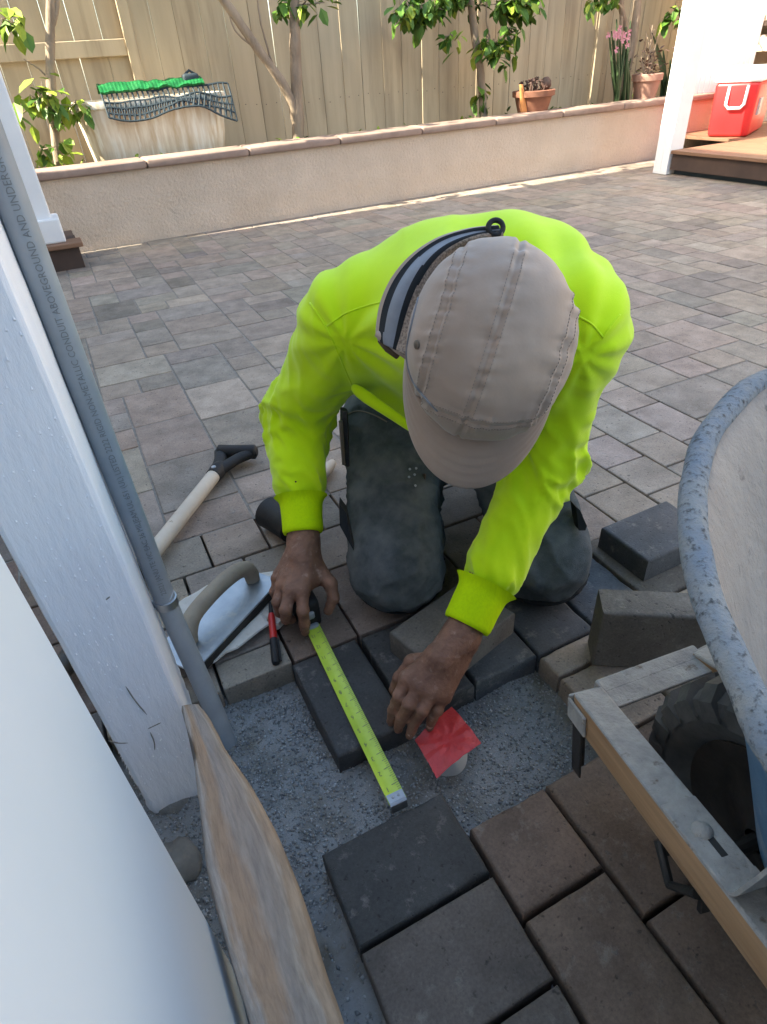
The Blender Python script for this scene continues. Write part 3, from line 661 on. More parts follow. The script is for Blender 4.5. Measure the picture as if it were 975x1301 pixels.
for k in range(260):                       # raised fibres and paint blisters of rough sawn wood
    row = r_.randint(0, 9); x = px0 + .01 + .0082 * row + r_.uniform(-.001, .001); z = r_.uniform(.03, .95); L = r_.uniform(.002, .008); o_ = len(V)
    V += [(x - .0009, py0 + .0008, z), (x + .0009, py0 + .0008, z), (x + .0006, py0 - .0012, z + L * .4), (x - .0006, py0 - .0012, z + L * .4), (x, py0 + .0008, z + L)]
    F += [(o_, o_ + 1, o_ + 2, o_ + 3), (o_ + 3, o_ + 2, o_ + 4), (o_, o_ + 3, o_ + 4), (o_ + 1, o_ + 4, o_ + 2)]
fib = mesh_obj('raised_fibres', V, F, M['white_wood']); tag(fib, kind='stuff')
V = []; F = []
for k in range(16):                        # splinters at the lower left edge
    z = r_.uniform(.06, .12); L = r_.uniform(.001, .003); a = r_.uniform(-.5, .9); o_ = len(V); x = px0 + .001
    V += [(x, py0 + .001, z), (x, py0 + .001, z + .0016), (x - L * math.cos(a), py0 - r_.uniform(0, .004), z + L * math.sin(a))]; F.append((o_, o_ + 1, o_ + 2))
spl = mesh_obj('splinters', V, F, M['white_wood']); tag(spl, kind='stuff')
crk = []
for pxl in ([(160, 872), (172, 890), (187, 908)], [(191, 930), (196, 942), (197, 953)], [(137, 941), (150, 944), (163, 944)], [(188, 926), (205, 918)], [(140, 758), (135, 762)]):
    pts = [RY(x, y, py0 - .0004) for x, y in spline(pxl, 8)]; crk.append(mesh_obj('crack', *tube(pts, [.0002] + [.0008] * 6 + [.0002], 5), M['rock']))
adopt(post, timber, fib, spl, *crk)

CX, CY, CRD = -.0355, .705, .0145
cond = empty('conduit', (CX, CY, -.05), 'grey plastic electrical conduit with printed lettering fixed to the white post', 'conduit')
path = [Vector((-.0150, .625, -.10)), Vector((-.0180, .637, -.045)), Vector((-.0225, .660, .05)), Vector((-.0290, .688, .14)), Vector((CX + .0030, CY - .002, .21)), Vector((CX + .002, CY, .32)), Vector((CX, CY, .55)), Vector((CX, CY, 1.2)), Vector((CX, CY, 2.27))]
pipe_o = mesh_obj('pipe', *tube([Vector(p) for p in spline(path, 60)], CRD, 28), M['pvc'], smooth=rad(60))
pre = '00111 22021 JANU TE VIC EAC 36 MILJEAM UL 651 '; txt = pre + '(UL) LISTED 2222 RIGID NON-METALLIC CONDUIT ABOVEGROUND AND UNDERGROUND'
tv, tf = text_mesh(txt, .0095, 'LEFT'); xw = max(p.x for p in tv); xu = xw * (len(pre) + 1) / len(txt); kx = .0049 * len(txt) / xw
tc_ = Vector((-CX, -CY, 0)).normalized(); tr_ = Vector((-tc_.y, tc_.x, 0))
if tr_.x < 0: tr_ = -tr_
V = []
for p in tv:
    a = -p.y / CRD + .12; z = .439 + (p.x - xu) * kx; cx_z = CX + .0022 * min(max((.55 - z) / .23, 0), 1)
    V.append(Vector((cx_z, CY, z)) + (tc_ * math.cos(a) + tr_ * math.sin(a)) * (CRD + .0007))
lett = mesh_obj('lettering', V, tf, M['ink'])
mb = MB(); zc = .212
V, F = lathe([(.0157, zc - .007), (.0164, zc - .0065), (.0164, zc + .0065), (.0157, zc + .007)], 28, (CX + .0030, CY - .002, 0)); mb.add(V, F)
mb.box((CX - .016, CY - .001, zc - .006), (CX - .006, CY + .0012, zc + .006), .0005); mb.tube([(CX + .002, CY - .016, zc + .004), (CX + .012, CY - .012, zc + .013), (CX + .017, CY - .004, zc + .016)], .0013, 6)
strap = mesh_obj('pipe_strap', mb.v, mb.f, M['steel'], smooth=rad(40))
adopt(cond, pipe_o, lett, strap)

pan = empty('white_cabinet', (-.3, -.2, 0), 'smooth white enamel cabinet standing close to the porch post', 'cabinet')
mb = MB(); mb.box((-.62, -.75, -.045), (-.086, .332, 1.45), .004, seg=2); pb = mb.build('body', M['white_metal'])
mb = MB(); mb.box((-.60, -.74, -.10), (-.10, .318, -.043)); pf = mb.build('plinth', M['dark_metal'])
adopt(pan, pb, pf)

# --- warped split plank leaning in the trench
Lpx = [(231, 903), (239, 934), (247, 972), (253, 1012), (257, 1060), (266, 1120), (284, 1190), (302, 1250), (318, 1301), (340, 1380)]
Rpx = [(250, 899), (266, 934), (287, 972), (316, 1014), (343, 1060), (367, 1115), (388, 1180), (406, 1245), (428, 1301), (455, 1380)]
zl = [.190, .180, .166, .150, .132, .112, .092, .076, .063, .045]; zr = [.186, .168, .146, .120, .094, .070, .050, .036, .026, .012]
n_ = 60; Ls = spline([U(x, y, z) for (x, y), z in zip(Lpx, zl)], n_); Rs = spline([U(x, y, z) for (x, y), z in zip(Rpx, zr)], n_)
V = []; na = 14; F = []; mi = []
for i in range(n_):
    a, b = Vector(Ls[i]), Vector(Rs[i]); 
    for k in range(na):
        t = k / (na - 1); p = a.lerp(b, t); p.z += min(1, i / 14) * (.006 * math.sin(t * math.pi)) + .0010 * min(1, i / 10) * noise.fractal(Vector((t * 6, i * .07, 1)), 1, 2, 3); V.append(p)
F = grid_faces(n_, na)
wd = mesh_obj('warped_plank', V, F, [M['plank'], M['plank_edge']], smooth=rad(60))
uvl = wd.data.uv_layers.new(name='grain')
for lp in wd.data.loops: uvl.data[lp.index].uv = ((lp.vertex_index % na) / (na - 1) * .07, (lp.vertex_index // na) / (n_ - 1) * .62)
sm = wd.modifiers.new('thick', 'SOLIDIFY'); sm.thickness = .014; sm.offset = -1; sm.material_offset_rim = 1; sm.use_rim = True
tag(wd, 'warped twisted brown plank lying in the trench beside the white cabinet', 'plank')
# pebble by the post foot
def boulder(loc, r, mat, label, seed):
    bm = bmesh.new(); bmesh.ops.create_icosphere(bm, subdivisions=3, radius=1)
    for v in bm.verts:
        f = 1 + .25 * noise.fractal(v.co * 1.4 + Vector((seed, 0, 0)), 1, 2, 3); v.co = Vector((v.co.x * r[0], v.co.y * r[1], v.co.z * r[2])) * f
    me = bpy.data.meshes.new('rock'); bm.to_mesh(me); bm.free(); me.materials.append(mat); me.polygons.foreach_set('use_smooth', [True] * len(me.polygons))
    o = bpy.data.objects.new('rock', me); C.objects.link(o); o.location = loc; tag(o, label, 'rock'); return o
p = U(228, 1092, -.03); boulder((p.x, p.y, -.035), (.026, .032, .02), M['rock'], 'rounded grey rock at the foot of the post', 3)
p = U(232, 1022, -.04); boulder((p.x - .012, p.y + .012, -.045), (.03, .02, .014), M['rock'], 'flat crumbled concrete lump beneath the post end', 8)

# ================================================================== WHEELBARROW
wa = rad(6.5); WF = Vector((math.sin(wa), math.cos(wa), 0)); WR = Vector((WF.y, -WF.x, 0)); W0 = Vector((.49, .32, 0))
def wb(x, y, z): return W0 + WR * x + WF * y + Vector((0, 0, z))
MW = Matrix(((WR.x, WF.x, 0, W0.x), (WR.y, WF.y, 0, W0.y), (0, 0, 1, 0), (0, 0, 0, 1)))
barrow = empty('wheelbarrow', W0, 'blue wheelbarrow crusted with concrete, its black knobbly wheel beside the pit', 'wheelbarrow')
def Rw(x, y, sl_=.15, z0=.475):
    z = .48
    for _ in range(12):
        p = U(x + 12, y + (6 if y < 560 else -3), z); ly = (p - W0).dot(WF); z = z0 + sl_ * (ly + .2)
    return ((p - W0).dot(WR), ly, z)
half = [Rw(x, y) for x, y in [(975, 470), (940, 488), (905, 523), (882, 568), (870, 620), (868, 660), (872, 700), (885, 757), (905, 812), (930, 866), (960, 930), (980, 965)]]
xc = half[0][0] + .015
zr_ = lambda ly: .475 + .15 * (ly + .2)
left = half + [(-.20, -.34, zr_(-.34)), (-.215, -.50, zr_(-.5)), (-.215, -.68, zr_(-.68)), (-.17, -.80, zr_(-.8)), (-.05, -.845, zr_(-.845))]
loop = [(xc, half[0][1] + .004, zr_(half[0][1]))] + left + [(xc, -.85, zr_(-.85))] + [(2 * xc - x, y, z) for x, y, z in left[::-1]]
# smooth closed loop
P = np.array(loop); Pc = np.vstack([P[-1:], P, P[:2]])
sm_ = []
for i in range(len(P)):
    a, b, c, d = Pc[i], Pc[i + 1], Pc[i + 2], Pc[(i + 3) % len(Pc)] if i + 3 < len(Pc) else P[1]
    for t in np.linspace(0, 1, 5)[:-1]: sm_.append(.5 * ((2 * b) + (c - a) * t + (2 * a - 5 * b + 4 * c - d) * t * t + (3 * b - a - 3 * c + d) * t ** 3))
rimL = np.array(sm_); NL = len(rimL)
cen = np.array([xc, -.40, 0]); V = []; rows = 16
for k in range(rows):
    t = k / (rows - 1)
    for i, p in enumerate(rimL):
        q = p.copy(); fr = max(0, (p[1] + .2)) / .3
        e = t ** .8; sc = 1 - e * .40
        q[0] = cen[0] + (p[0] - cen[0]) * (1 - e * .22); q[1] = cen[1] + (p[1] - cen[1]) * (1 - e * (.26 + .22 * min(1, fr)))
        q[2] = p[2] * (1 - t) + .235 * t
        nz = .004 * noise.fractal(Vector((q[0] * 16, q[1] * 16, q[2] * 16)), 1, 2, 4); q[0] += nz; q[1] += nz
        V.append(wb(*q))
F = grid_faces(rows, NL, True); F.append(tuple((rows - 1) * NL + i for i in range(NL)))
tray = mesh_obj('tray', V, F, [M['tray_in'], M['tray_out']], smooth=True)
so_ = tray.modifiers.new('s', 'SOLIDIFY'); so_.thickness = .006; so_.offset = 1; so_.material_offset = 1
rp = [wb(*p) for p in rimL] ; V = []; n_ = 14
for i in range(NL):
    t = (rp[(i + 1) % NL] - rp[i - 1]).normalized(); x = t.cross(Vector((0, 0, 1))).normalized(); y = x.cross(t)
    for k in range(n_):
        a = 2 * math.pi * k / n_; rr_ = .0102 * (1 + .10 * noise.fractal(Vector((i * .23, math.cos(a), math.sin(a))), 1, 2, 3)); V.append(rp[i] + x * rr_ * 1.1 * math.cos(a) + y * rr_ * math.sin(a))
F = [(i * n_ + k, i * n_ + (k + 1) % n_, ((i + 1) % NL) * n_ + (k + 1) % n_, ((i + 1) % NL) * n_ + k) for i in range(NL) for k in range(n_)]
rim = mesh_obj('rolled_rim', V, F, M['tray_rim'], smooth=True)
adopt(barrow, tray); adopt(tray, rim)
# handles: left one in view, right one mirrored
def beam(x0, x1, sgn):
    V, F = bbox((-.019, 0, -.045), (.019, 1.45, 0), .003, 2); mi = []
    a, b = wb(x0, 0.0, .172), wb(x1, -1.4, .47)
    d = (b - a).normalized(); x = d.cross(Vector((0, 0, 1))).normalized(); z = x.cross(d)
    mm = Matrix(((x.x, d.x, z.x, a.x), (x.y, d.y, z.y, a.y), (x.z, d.z, z.z, a.z), (0, 0, 0, 1)))
    fm = [1 if abs(sum((Vector(V[i]) for i in f), Vector()).z / len(f)) > .002 else 0 for f in F]
    o = mesh_obj('handle', V, F, [M['beam_top'], M['beam_side']], mi=fm); o.matrix_world = mm; return o, mm
bm1, m1 = beam(-.092, -.24, -1); bm2, m2 = beam(.080, .24, 1)
parts = [bm1, bm2]
def local_box(mm, lo, hi, bev, name, mat, seg=1):
    mb = MB(); mb.box(lo, hi, bev, 0, mm, seg); return mb.build(name, mat)
# front cross channel and wrap-around nose plates
mb = MB(); mb.box((-.075, -.012, .128), (.075, .010, .170), .003, 0, MW, 2); mb.box((-.075, -.034, .165), (.075, -.010, .170), .001, 0, MW); parts.append(mb.build('nose_channel', M['beam_top']))
for mm, sg_ in ((m1, 1), (m2, -1)):
    a_, b_ = sorted((sg_ * .0195, sg_ * .0235)); parts.append(local_box(mm, (a_, -.006, -.040), (b_, .034, -.010), .0015, 'nose_bracket', M['beam_top']))
    parts.append(local_box(mm, (-.022, -.0065, -.040), (.022, -.0025, -.006), .001, 'nose_plate', M['beam_top']))
mb = MB(); mb.box((.006, .006, -.115), (.022, .010, -.0405), .0008, 0, m1); mb.box((.0195, .006, -.115), (.0225, .026, -.0405), .001, 0, m1); parts.append(mb.build('leg_stub', M['dark_metal']))
# strap bracket running to the tray, with slotted hole and bolts
def strap_part(mm, s):
    mb = MB()
    mb.box((-.020, .165, .0005), (.020, .262, .004), .0012, 0, mm); mb.box((-.020, .258, .0005), (-.0165 + .033, .262, .004), .001, 0, mm)
    mb.box((.016 * 1, .16, .0015), (.0200, .262, .062), .001, 0, mm) if s > 0 else None
    return mb
mb = MB(); mb.box((-.017, .17, .0006), (.020, .262, .0042), .001, 0, m1)
a_ = m1 @ Vector((-.019, .262, .004)); 
pts_ = [m1 @ Vector((0, .255, .0024)), m1 @ Vector((0, .268, .006)), m1 @ Vector((-.03, .272, .05)), m1 @ Vector((-.07, .27, .13))]
mb2 = [Vector((0, .258, .0006)), Vector((0, .262, .0042))]
# upright strap arm as a thin ribbon
xr = (m1.to_3x3() @ Vector((1, 0, 0)))
rib = [m1 @ Vector((.0, .250, .0045)), m1 @ Vector((.0, .264, .006)), m1 @ Vector((.0, .275, .03)), m1 @ Vector((.0, .30, .10)), m1 @ Vector((.0, .335, .20))]
V = []; 
for p in spline(rib, 16):
    for q, t_ in ((-.017, 0), (.020, 0), (.020, 1), (-.017, 1)): V.append(Vector(p) + xr * q + (m1.to_3x3() @ Vector((0, -.0035 * t_, .0)))) 
F = []
for i in range(15):
    for k in range(4): F.append((i * 4 + k, i * 4 + (k + 1) % 4, (i + 1) * 4 + (k + 1) % 4, (i + 1) * 4 + k))
mb.add(V, F + [(0, 1, 2, 3), (63, 62, 61, 60)]); br = mb.build('tray_bracket', M['beam_top'], smooth=rad(20)); parts.append(br)
def bolt(mm, x, y, z, r_=.0095):
    V, F = lathe([(r_, 0), (r_ * .97, .002), (r_ * .7, .0045), (r_ * .25, .0058)], 16); return mesh_obj('bolt', [mm @ (Vector((x, y, z)) + v) for v in V], F, M['beam_top'], smooth=rad(50))
parts += [bolt(m1, .002, .205, .004), bolt(m1, .0, .31, .0005, .0105)]
mb = MB(); mb.box((-.0035, .212, .0035), (.0035, .232, .0046), .0005, 0, m1); parts.append(mb.build('slot', M['dark_metal']))
# axle brackets below the beam
for mm in (m1, m2):
    mb = MB(); mb.box((-.012, .165, -.075), (.012, .171, -.046), .001, 0, mm); mb.box((-.012, .222, -.078), (.012, .228, -.046), .001, 0, mm); mb.tube([mm @ Vector((.016, .168, -.05)), mm @ Vector((.020, .195, -.078)), mm @ Vector((.016, .225, -.05))], .005, 8); parts.append(mb.build('axle_bracket', M['dark_metal']))
# wheel
wc = wb(0.005, -.205, .150); wr = .150
wheel = bpy.data.objects.new('wheel', None); C.objects.link(wheel); wheel.location = wc
nT = 64; prof = [(.094, -.026), (.112, -.041), (.130, -.044), (.143, -.040), (.149, -.026), (.151, 0), (.149, .026), (.143, .040), (.130, .044), (.112, .041), (.094, .026)]
V = []; F = []
for i in range(nT):
    a = 2 * math.pi * i / nT
    for r_, x in prof: V.append(wc + WR * x + WF * (r_ * math.cos(a)) + Vector((0, 0, r_ * math.sin(a))))
k_ = len(prof)
for i in range(nT):
    for j in range(k_): F.append((i * k_ + j, i * k_ + (j + 1) % k_, ((i + 1) % nT) * k_ + (j + 1) % k_, ((i + 1) % nT) * k_ + j))
mb = MB(); mb.add(V, F)
for i in range(24):                                # tread lugs, two staggered rows
    for s_ in (-1, 1):
        a = 2 * math.pi * (i + (.5 if s_ > 0 else 0)) / 24; ca, sa = math.cos(a), math.sin(a); rv_ = WF * ca + Vector((0, 0, sa)); tv_ = WF * (-sa) + Vector((0, 0, ca))
        bx = []
        for dx, dr0, dr1 in ((s_ * .003, .147, .1590), (s_ * .030, .145, .1575), (s_ * .0470, .122, .144)):
            for dt in (-.0115, .0115): bx.append((dx, dt, dr0)); bx.append((dx, dt * .8, dr1))
        VV = [wc + WR * dx + tv_ * (dt + .006 * abs(dx) / .04) + rv_ * dr for dx, dt, dr in bx]
        FF = []
        for q in range(2):
            o_ = q * 4; FF += [(o_, o_ + 4, o_ + 5, o_ + 1), (o_ + 1, o_ + 5, o_ + 7, o_ + 3), (o_ + 3, o_ + 7, o_ + 6, o_ + 2)]
        FF += [(0, 1, 3, 2), (8, 10, 11, 9)]; mb.add(VV, FF)
tyre = mb.build('tyre', M['tyre'], smooth=rad(35))
V = []; F = []; prof = [(.012, -.040), (.020, -.034), (.060, -.020), (.080, -.026), (.096, -.030), (.098, -.024), (.098, .024), (.096, .030), (.080, .026), (.060, .020), (.020, .034), (.012, .040)]
k_ = len(prof)
for i in range(40):
    a = 2 * math.pi * i / 40
    for r_, x in prof: V.append(wc + WR * x + WF * (r_ * math.cos(a)) + Vector((0, 0, r_ * math.sin(a))))
for i in range(40):
    for j in range(k_ - 1): F.append((i * k_ + j, i * k_ + j + 1, ((i + 1) % 40) * k_ + j + 1, ((i + 1) % 40) * k_ + j))
rimw = mesh_obj('hub', V, F, M['dark_metal'], smooth=rad(40))
axle = mesh_obj('axle', *tube([wc - WR * .10, wc + WR * .10], .008, 12), M['dark_metal'])
adopt(wheel, tyre, rimw)
# legs (outside the picture)
for s_ in (-1, 1):
    mb = MB(); mb.tube([wb(s_ * .13, -.62, .28), wb(s_ * .18, -.70, .005), wb(s_ * .18, -.80, .005), wb(s_ * .17, -1.0, .36)], .013, 10); parts.append(mb.build('leg', M['dark_metal']))
adopt(barrow, wheel, axle, *parts)

# ================================================================== PERSON
def sd_cone(P, a, b, r1, r2):
    a = np.array(a, np.float32); b = np.array(b, np.float32); ab = b - a; q = P - a
    t = np.clip((q @ ab) / max(float(ab @ ab), 1e-9), 0, 1); d = q - t[:, None] * ab
    return np.sqrt((d * d).sum(1)) - (r1 + t * (r2 - r1))
def sd_ell(P, c, Rm, r):
    q = (P - np.array(c, np.float32)) @ np.array(Rm, np.float32); r = np.array(r, np.float32)
    k0 = np.sqrt(((q / r) ** 2).sum(1)); k1 = np.sqrt(((q / (r * r)) ** 2).sum(1)) + 1e-9; return k0 * (k0 - 1) / k1
def smin(a, b, k):
    h = np.clip(.5 + .5 * (b - a) / k, 0, 1); return b * (1 - h) + a * h - k * h * (1 - h)
def snet(fn, lo, hi, h):
    lo = np.array(lo, float); n = np.ceil((np.array(hi) - lo) / h).astype(int) + 1
    ax = [lo[i] + h * np.arange(n[i]) for i in range(3)]
    G = np.stack(np.meshgrid(*ax, indexing='ij'), -1).reshape(-1, 3).astype(np.float32)
    f = fn(G).reshape(n); c = n - 1
    acc = np.zeros((*c, 3), np.float32); cnt = np.zeros(c, np.float32)
    for axn in range(3):
        o1, o2 = [k for k in range(3) if k != axn]
        for a in (0, 1):
            for b in (0, 1):
                s0 = [None] * 3; s1 = [None] * 3
                s0[axn] = slice(0, c[axn]); s1[axn] = slice(1, c[axn] + 1)
                for oo, v in ((o1, a), (o2, b)): s0[oo] = s1[oo] = slice(v, v + c[oo])
                f0, f1 = f[tuple(s0)], f[tuple(s1)]; m = (f0 < 0) != (f1 < 0)
                t = np.where(m, f0 / np.where(m, f0 - f1, 1), 0)
                acc[..., axn] += t; acc[..., o1] += m * a; acc[..., o2] += m * b; cnt += m
    act = cnt > 0; idx = np.full(c, -1, np.int64); idx[act] = np.arange(act.sum())
    V = (np.argwhere(act) + acc[act] / cnt[act][:, None]) * h + lo; Fs = []
    for axn in range(3):
        o1, o2 = (axn + 1) % 3, (axn + 2) % 3
        s0 = [slice(1, c[k]) for k in range(3)]; s1 = list(s0); s0[axn] = slice(0, c[axn]); s1[axn] = slice(1, c[axn] + 1)
        f0, f1 = f[tuple(s0)], f[tuple(s1)]; m = np.argwhere((f0 < 0) != (f1 < 0)); sg = (f0 < 0)[tuple(m.T)]
        m = m + 1; m[:, axn] -= 1
        def cell(d1, d2):
            q = m.copy(); q[:, o1] += d1; q[:, o2] += d2; return idx[tuple(q.T)]
        A, B, Cc, D = cell(-1, -1), cell(0, -1), cell(0, 0), cell(-1, 0)
        Q = np.stack([A, B, Cc, D], 1); Q[~sg] = Q[~sg][:, ::-1]; Fs.append(Q)
    return V, np.vstack(Fs)
def normals(V, F):
    n = np.zeros_like(V); fn = np.cross(V[F[:, 2]] - V[F[:, 0]], V[F[:, 3]] - V[F[:, 1]])
    for k in range(4): np.add.at(n, F[:, k], fn)
    return n / (np.linalg.norm(n, axis=1, keepdims=True) + 1e-12)
def relax(V, F, it=2, lam=.5):
    for _ in range(it):
        s = np.zeros_like(V); c = np.zeros(len(V))
        for a, b in ((0, 1), (1, 2), (2, 3), (3, 0)):
            np.add.at(s, F[:, a], V[F[:, b]]); np.add.at(c, F[:, a], 1); np.add.at(s, F[:, b], V[F[:, a]]); np.add.at(c, F[:, b], 1)
        V = V * (1 - lam) + lam * s / np.maximum(c, 1)[:, None]
    return V
def bounds(pts, r): a = np.array([list(p) for p in pts]); return a.min(0) - r, a.max(0) + r
def arm_coords(P, a, b):
    a = np.array(a); b = np.array(b); ab = b - a; L = np.linalg.norm(ab); d = ab / L; t = (P - a) @ d
    q = P - a - t[:, None] * d; x = np.cross(d, [0, 0, 1.]); x /= np.linalg.norm(x); y = np.cross(d, x)
    return t, np.arctan2(q @ y, q @ x), np.linalg.norm(q, axis=1), L

SR, SL_ = R(442, 410, 1.02), R(720, 425, .90)          # shoulder joints (right one is on the left of the picture)
ER, WRs = R(376, 530, 1.17), U(386, 690, .118)
EL, WLs = R(693, 588, .985), U(584, 812, .112)
KR_, KL_ = U(505, 712, .085), U(690, 702, .085)
kv = (KL_ - KR_).normalized(); BK = Vector((-kv.y, kv.x, 0))
HR_ = KR_.lerp(KL_, .05) + BK * .34; HR_.z = .27
HL_ = KR_.lerp(KL_, .82) + BK * .34; HL_.z = .27
HC = (HR_ + HL_) / 2; SC = (SR + SL_) / 2
CAPC = R(622, 440, .748)
HU = Vector((-.46, -.79, .40)).normalized(); HW = Vector((-.345, -.265, -.90)); HW = (HW - HU * HW.dot(HU)).normalized(); HX = HW.cross(HU).normalized()
NK = SC + Vector((.0, .0, .02)) - BK * .02
person = empty('person', (HC.x, HC.y, 0), 'person in a neon yellow shirt, jeans and taupe cap kneeling over the pit', 'person')

# ---- hands (fine grid)
def hand(wrist, elbow, prims, palm, name, h=.0021):
    def fn(P):
        d = np.full(len(P), 9., np.float32)
        for (a, b, r1, r2) in palm: d = smin(d, sd_cone(P, a, b, r1, r2), .014)
        for chain in prims:
            e = np.full(len(P), 9., np.float32); ch2 = []
            for (pa, ra), (pb_, rb) in zip(chain[:-1], chain[1:]): ch2 += [(pa, ra * 1.05), (pa.lerp(pb_, .5), (ra + rb) / 2 * .93)]
            chain = ch2 + [chain[-1]]
            for i in range(len(chain) - 1): e = smin(e, sd_cone(P, chain[i][0], chain[i + 1][0], chain[i][1], chain[i + 1][1]), .0025)
            d = smin(d, e, .0030)
        return d
    pts = [p for ch in prims for p, _ in ch] + [a for a, _, _, _ in palm] + [b for _, b, _, _ in palm]
    lo, hi = bounds(pts, .035); V, F = snet(fn, lo, hi, h); V = relax(V, F, 1, .4)
    N = normals(V, F)
    for i in range(len(V)):
        p = Vector(V[i]) ; V[i] += N[i] * (.0007 * noise.fractal(p * 130, 1, 2, 2) + .0004 * noise.noise(p * 420))
    return V, F
def hpt(x, y, z): return U(x, y, z)
fdir = (ER - WRs).normalized(); farmR = WRs + fdir * .10
fdirL = (EL - WLs).normalized(); farmL = WLs + fdirL * .10
# left hand (on the right of the picture), fingers pinching the edge of the tape patch
mcpL = [hpt(518, 862, .080), hpt(534, 872, .080), hpt(550, 880, .073), hpt(563, 884, .062)]
tipL = [hpt(497, 917, .012), hpt(506, 926, .012), hpt(521, 934, .012), hpt(546, 924, .014)]
pipL = [hpt(507, 884, .064), hpt(520, 895, .064), hpt(537, 903, .058), hpt(556, 902, .048)]
dipL = [hpt(500, 902, .034), hpt(511, 912, .034), hpt(526, 919, .032), hpt(549, 914, .028)]
fing = []
for k in range(4):
    r0 = [.0092, .0096, .0090, .0081][k]
    fing.append([(mcpL[k], r0 * 1.08), (pipL[k], r0), (dipL[k], r0 * .9), (tipL[k], r0 * .74)])
th = [(hpt(563, 835, .088), .015), (hpt(524, 842, .066), .0125), (hpt(508, 862, .045), .0105), (hpt(501, 876, .026), .0085)]
wl_ = WLs
palmL = [(farmL, wl_, .031, .0265), (wl_, hpt(560, 838, .100), .0265, .025)]
for k in range(4): palmL.append((hpt(572 + 2 * k, 828 + 3 * k, .098 - .004 * k), mcpL[k], .019, .0135))
palmL.append((hpt(545, 858, .074), hpt(556, 862, .068), .02, .02))
VL, FL = hand(wl_, EL, fing + [th], palmL, 'l')
# right hand (left of the picture), gripping the tape case
mcpR = [hpt(384, 752, .088), hpt(369, 752, .088), hpt(359, 745, .080), hpt(354, 735, .070)]
f2 = [[(mcpR[0], .0112), (hpt(385, 776, .070), .0102), (hpt(387, 792, .042), .0094), (hpt(388, 803, .018), .0076)],
      [(mcpR[1], .0112), (hpt(363, 775, .075), .0104), (hpt(364, 786, .045), .0096), (hpt(371, 787, .026), .008)],
      [(mcpR[2], .0104), (hpt(353, 765, .066), .0098), (hpt(356, 778, .038), .009), (hpt(364, 780, .022), .0076)],
      [(mcpR[3], .0094), (hpt(349, 752, .054), .0088), (hpt(354, 764, .030), .008), (hpt(361, 766, .018), .007)],
      [(hpt(402, 722, .090), .0155), (hpt(420, 742, .075), .0122), (hpt(424, 760, .054), .0104), (hpt(417, 776, .034), .0084)]]
wr_ = WRs
palmR = [(farmR, wr_, .031, .027), (wr_, hpt(386, 712, .108), .027, .026)]
for k in range(4): palmR.append((hpt(390 - 5 * k, 708, .104 - .004 * k), mcpR[k], .02, .0140))
palmR.append((hpt(390, 735, .085), hpt(375, 738, .082), .022, .02)); palmR.append((hpt(392, 712, .098), hpt(410, 732, .082), .02, .015))
VR, FR = hand(wr_, ER, f2, palmR, 'r')
# ---- rest of the body (coarse; head, neck, trunk and limbs inside the clothes)
hc_ = CAPC - HU * .058
def body_fn(P):
    d = sd_ell(P, hc_ - HU * .01 + HW * .005, np.array([list(HX), list(HW), list(HU)]).T, (.074, .096, .10))
    d = smin(d, sd_cone(P, hc_ - HU * .07 + HW * .035, hc_ - HU * .11 + HW * .055, .05, .032), .03)          # jaw and chin
    d = smin(d, sd_cone(P, hc_ - HU * .035 + HW * .098, hc_ - HU * .06 + HW * .112, .009, .013), .012)      # nose
    for s_ in (-1, 1):
        d = smin(d, sd_ell(P, hc_ - HU * .045 + HX * (.076 * s_) - HW * .01, np.array([list(HX), list(HW), list(HU)]).T, (.010, .018, .03)), .008)   # ears
        d = np.maximum(d, -sd_ell(P, hc_ - HU * .035 + HX * (.032 * s_) + HW * .098, np.eye(3), (.014, .014, .012)))    # eye sockets
    d = smin(d, sd_cone(P, hc_ - HU * .04 - HW * .03, NK, .052, .056), .03)
    sp = [NK, SC + Vector((.02, .07, .0)), HC.lerp(SC, .45) + Vector((0, 0, .07)), HC]
    for i in range(3): d = smin(d, sd_cone(P, sp[i], sp[i + 1], .085, .09), .05)
    for s_, e_, w_ in ((SR, ER, WRs), (SL_, EL, WLs)):
        d = smin(d, sd_cone(P, SC, s_, .06, .05), .03); d = smin(d, sd_cone(P, s_, e_, .046, .036), .02); d = smin(d, sd_cone(P, e_, w_ + (e_ - w_).normalized() * .02, .036, .026), .015)
    for h_, k_ in ((HR_, KR_), (HL_, KL_)):
        d = smin(d, sd_cone(P, h_, k_, .07, .052), .03); d = smin(d, sd_cone(P, k_, k_ + BK * .36 + Vector((0, 0, -.03)), .05, .036), .03)
    return d
lo, hi = bounds([SR, SL_, ER, EL, WRs, WLs, HR_, HL_, KR_, KL_, KR_ + BK * .4, KL_ + BK * .4, CAPC], .13); lo[2] = max(lo[2], -.01)
VB, FB = snet(body_fn, lo, hi, .0095)
Vall = np.vstack([VB, VL, VR]); Fall = np.vstack([FB, FL + len(VB), FR + len(VB) + len(VL)])
body = mesh_obj('body', Vall, Fall, M['skin'], smooth=True)
nails = []
for tip, dip in ((tipL[0], dipL[0]), (tipL[1], dipL[1]), (tipL[2], dipL[2]), (tipL[3], dipL[3]), (th[3][0], th[2][0]), (f2[0][3][0], f2[0][2][0]), (f2[4][3][0], f2[4][2][0])):
    d_ = (tip - dip).normalized(); toc = (O - tip).normalized(); nn_ = (toc - d_ * toc.dot(d_)).normalized(); sx = d_.cross(nn_); V = []
    for i in range(6):
        for j in range(5):
            a = (j - 2) / 2 * .75; V.append(tip + d_ * (-.006 + .0022 * i) + nn_ * (.0069 * math.cos(a) - .00018 * i * i) + sx * (.0062 * math.sin(a)))
    o = mesh_obj('fingernail', V, grid_faces(6, 5), M['nail'], smooth=True); nails.append(o)

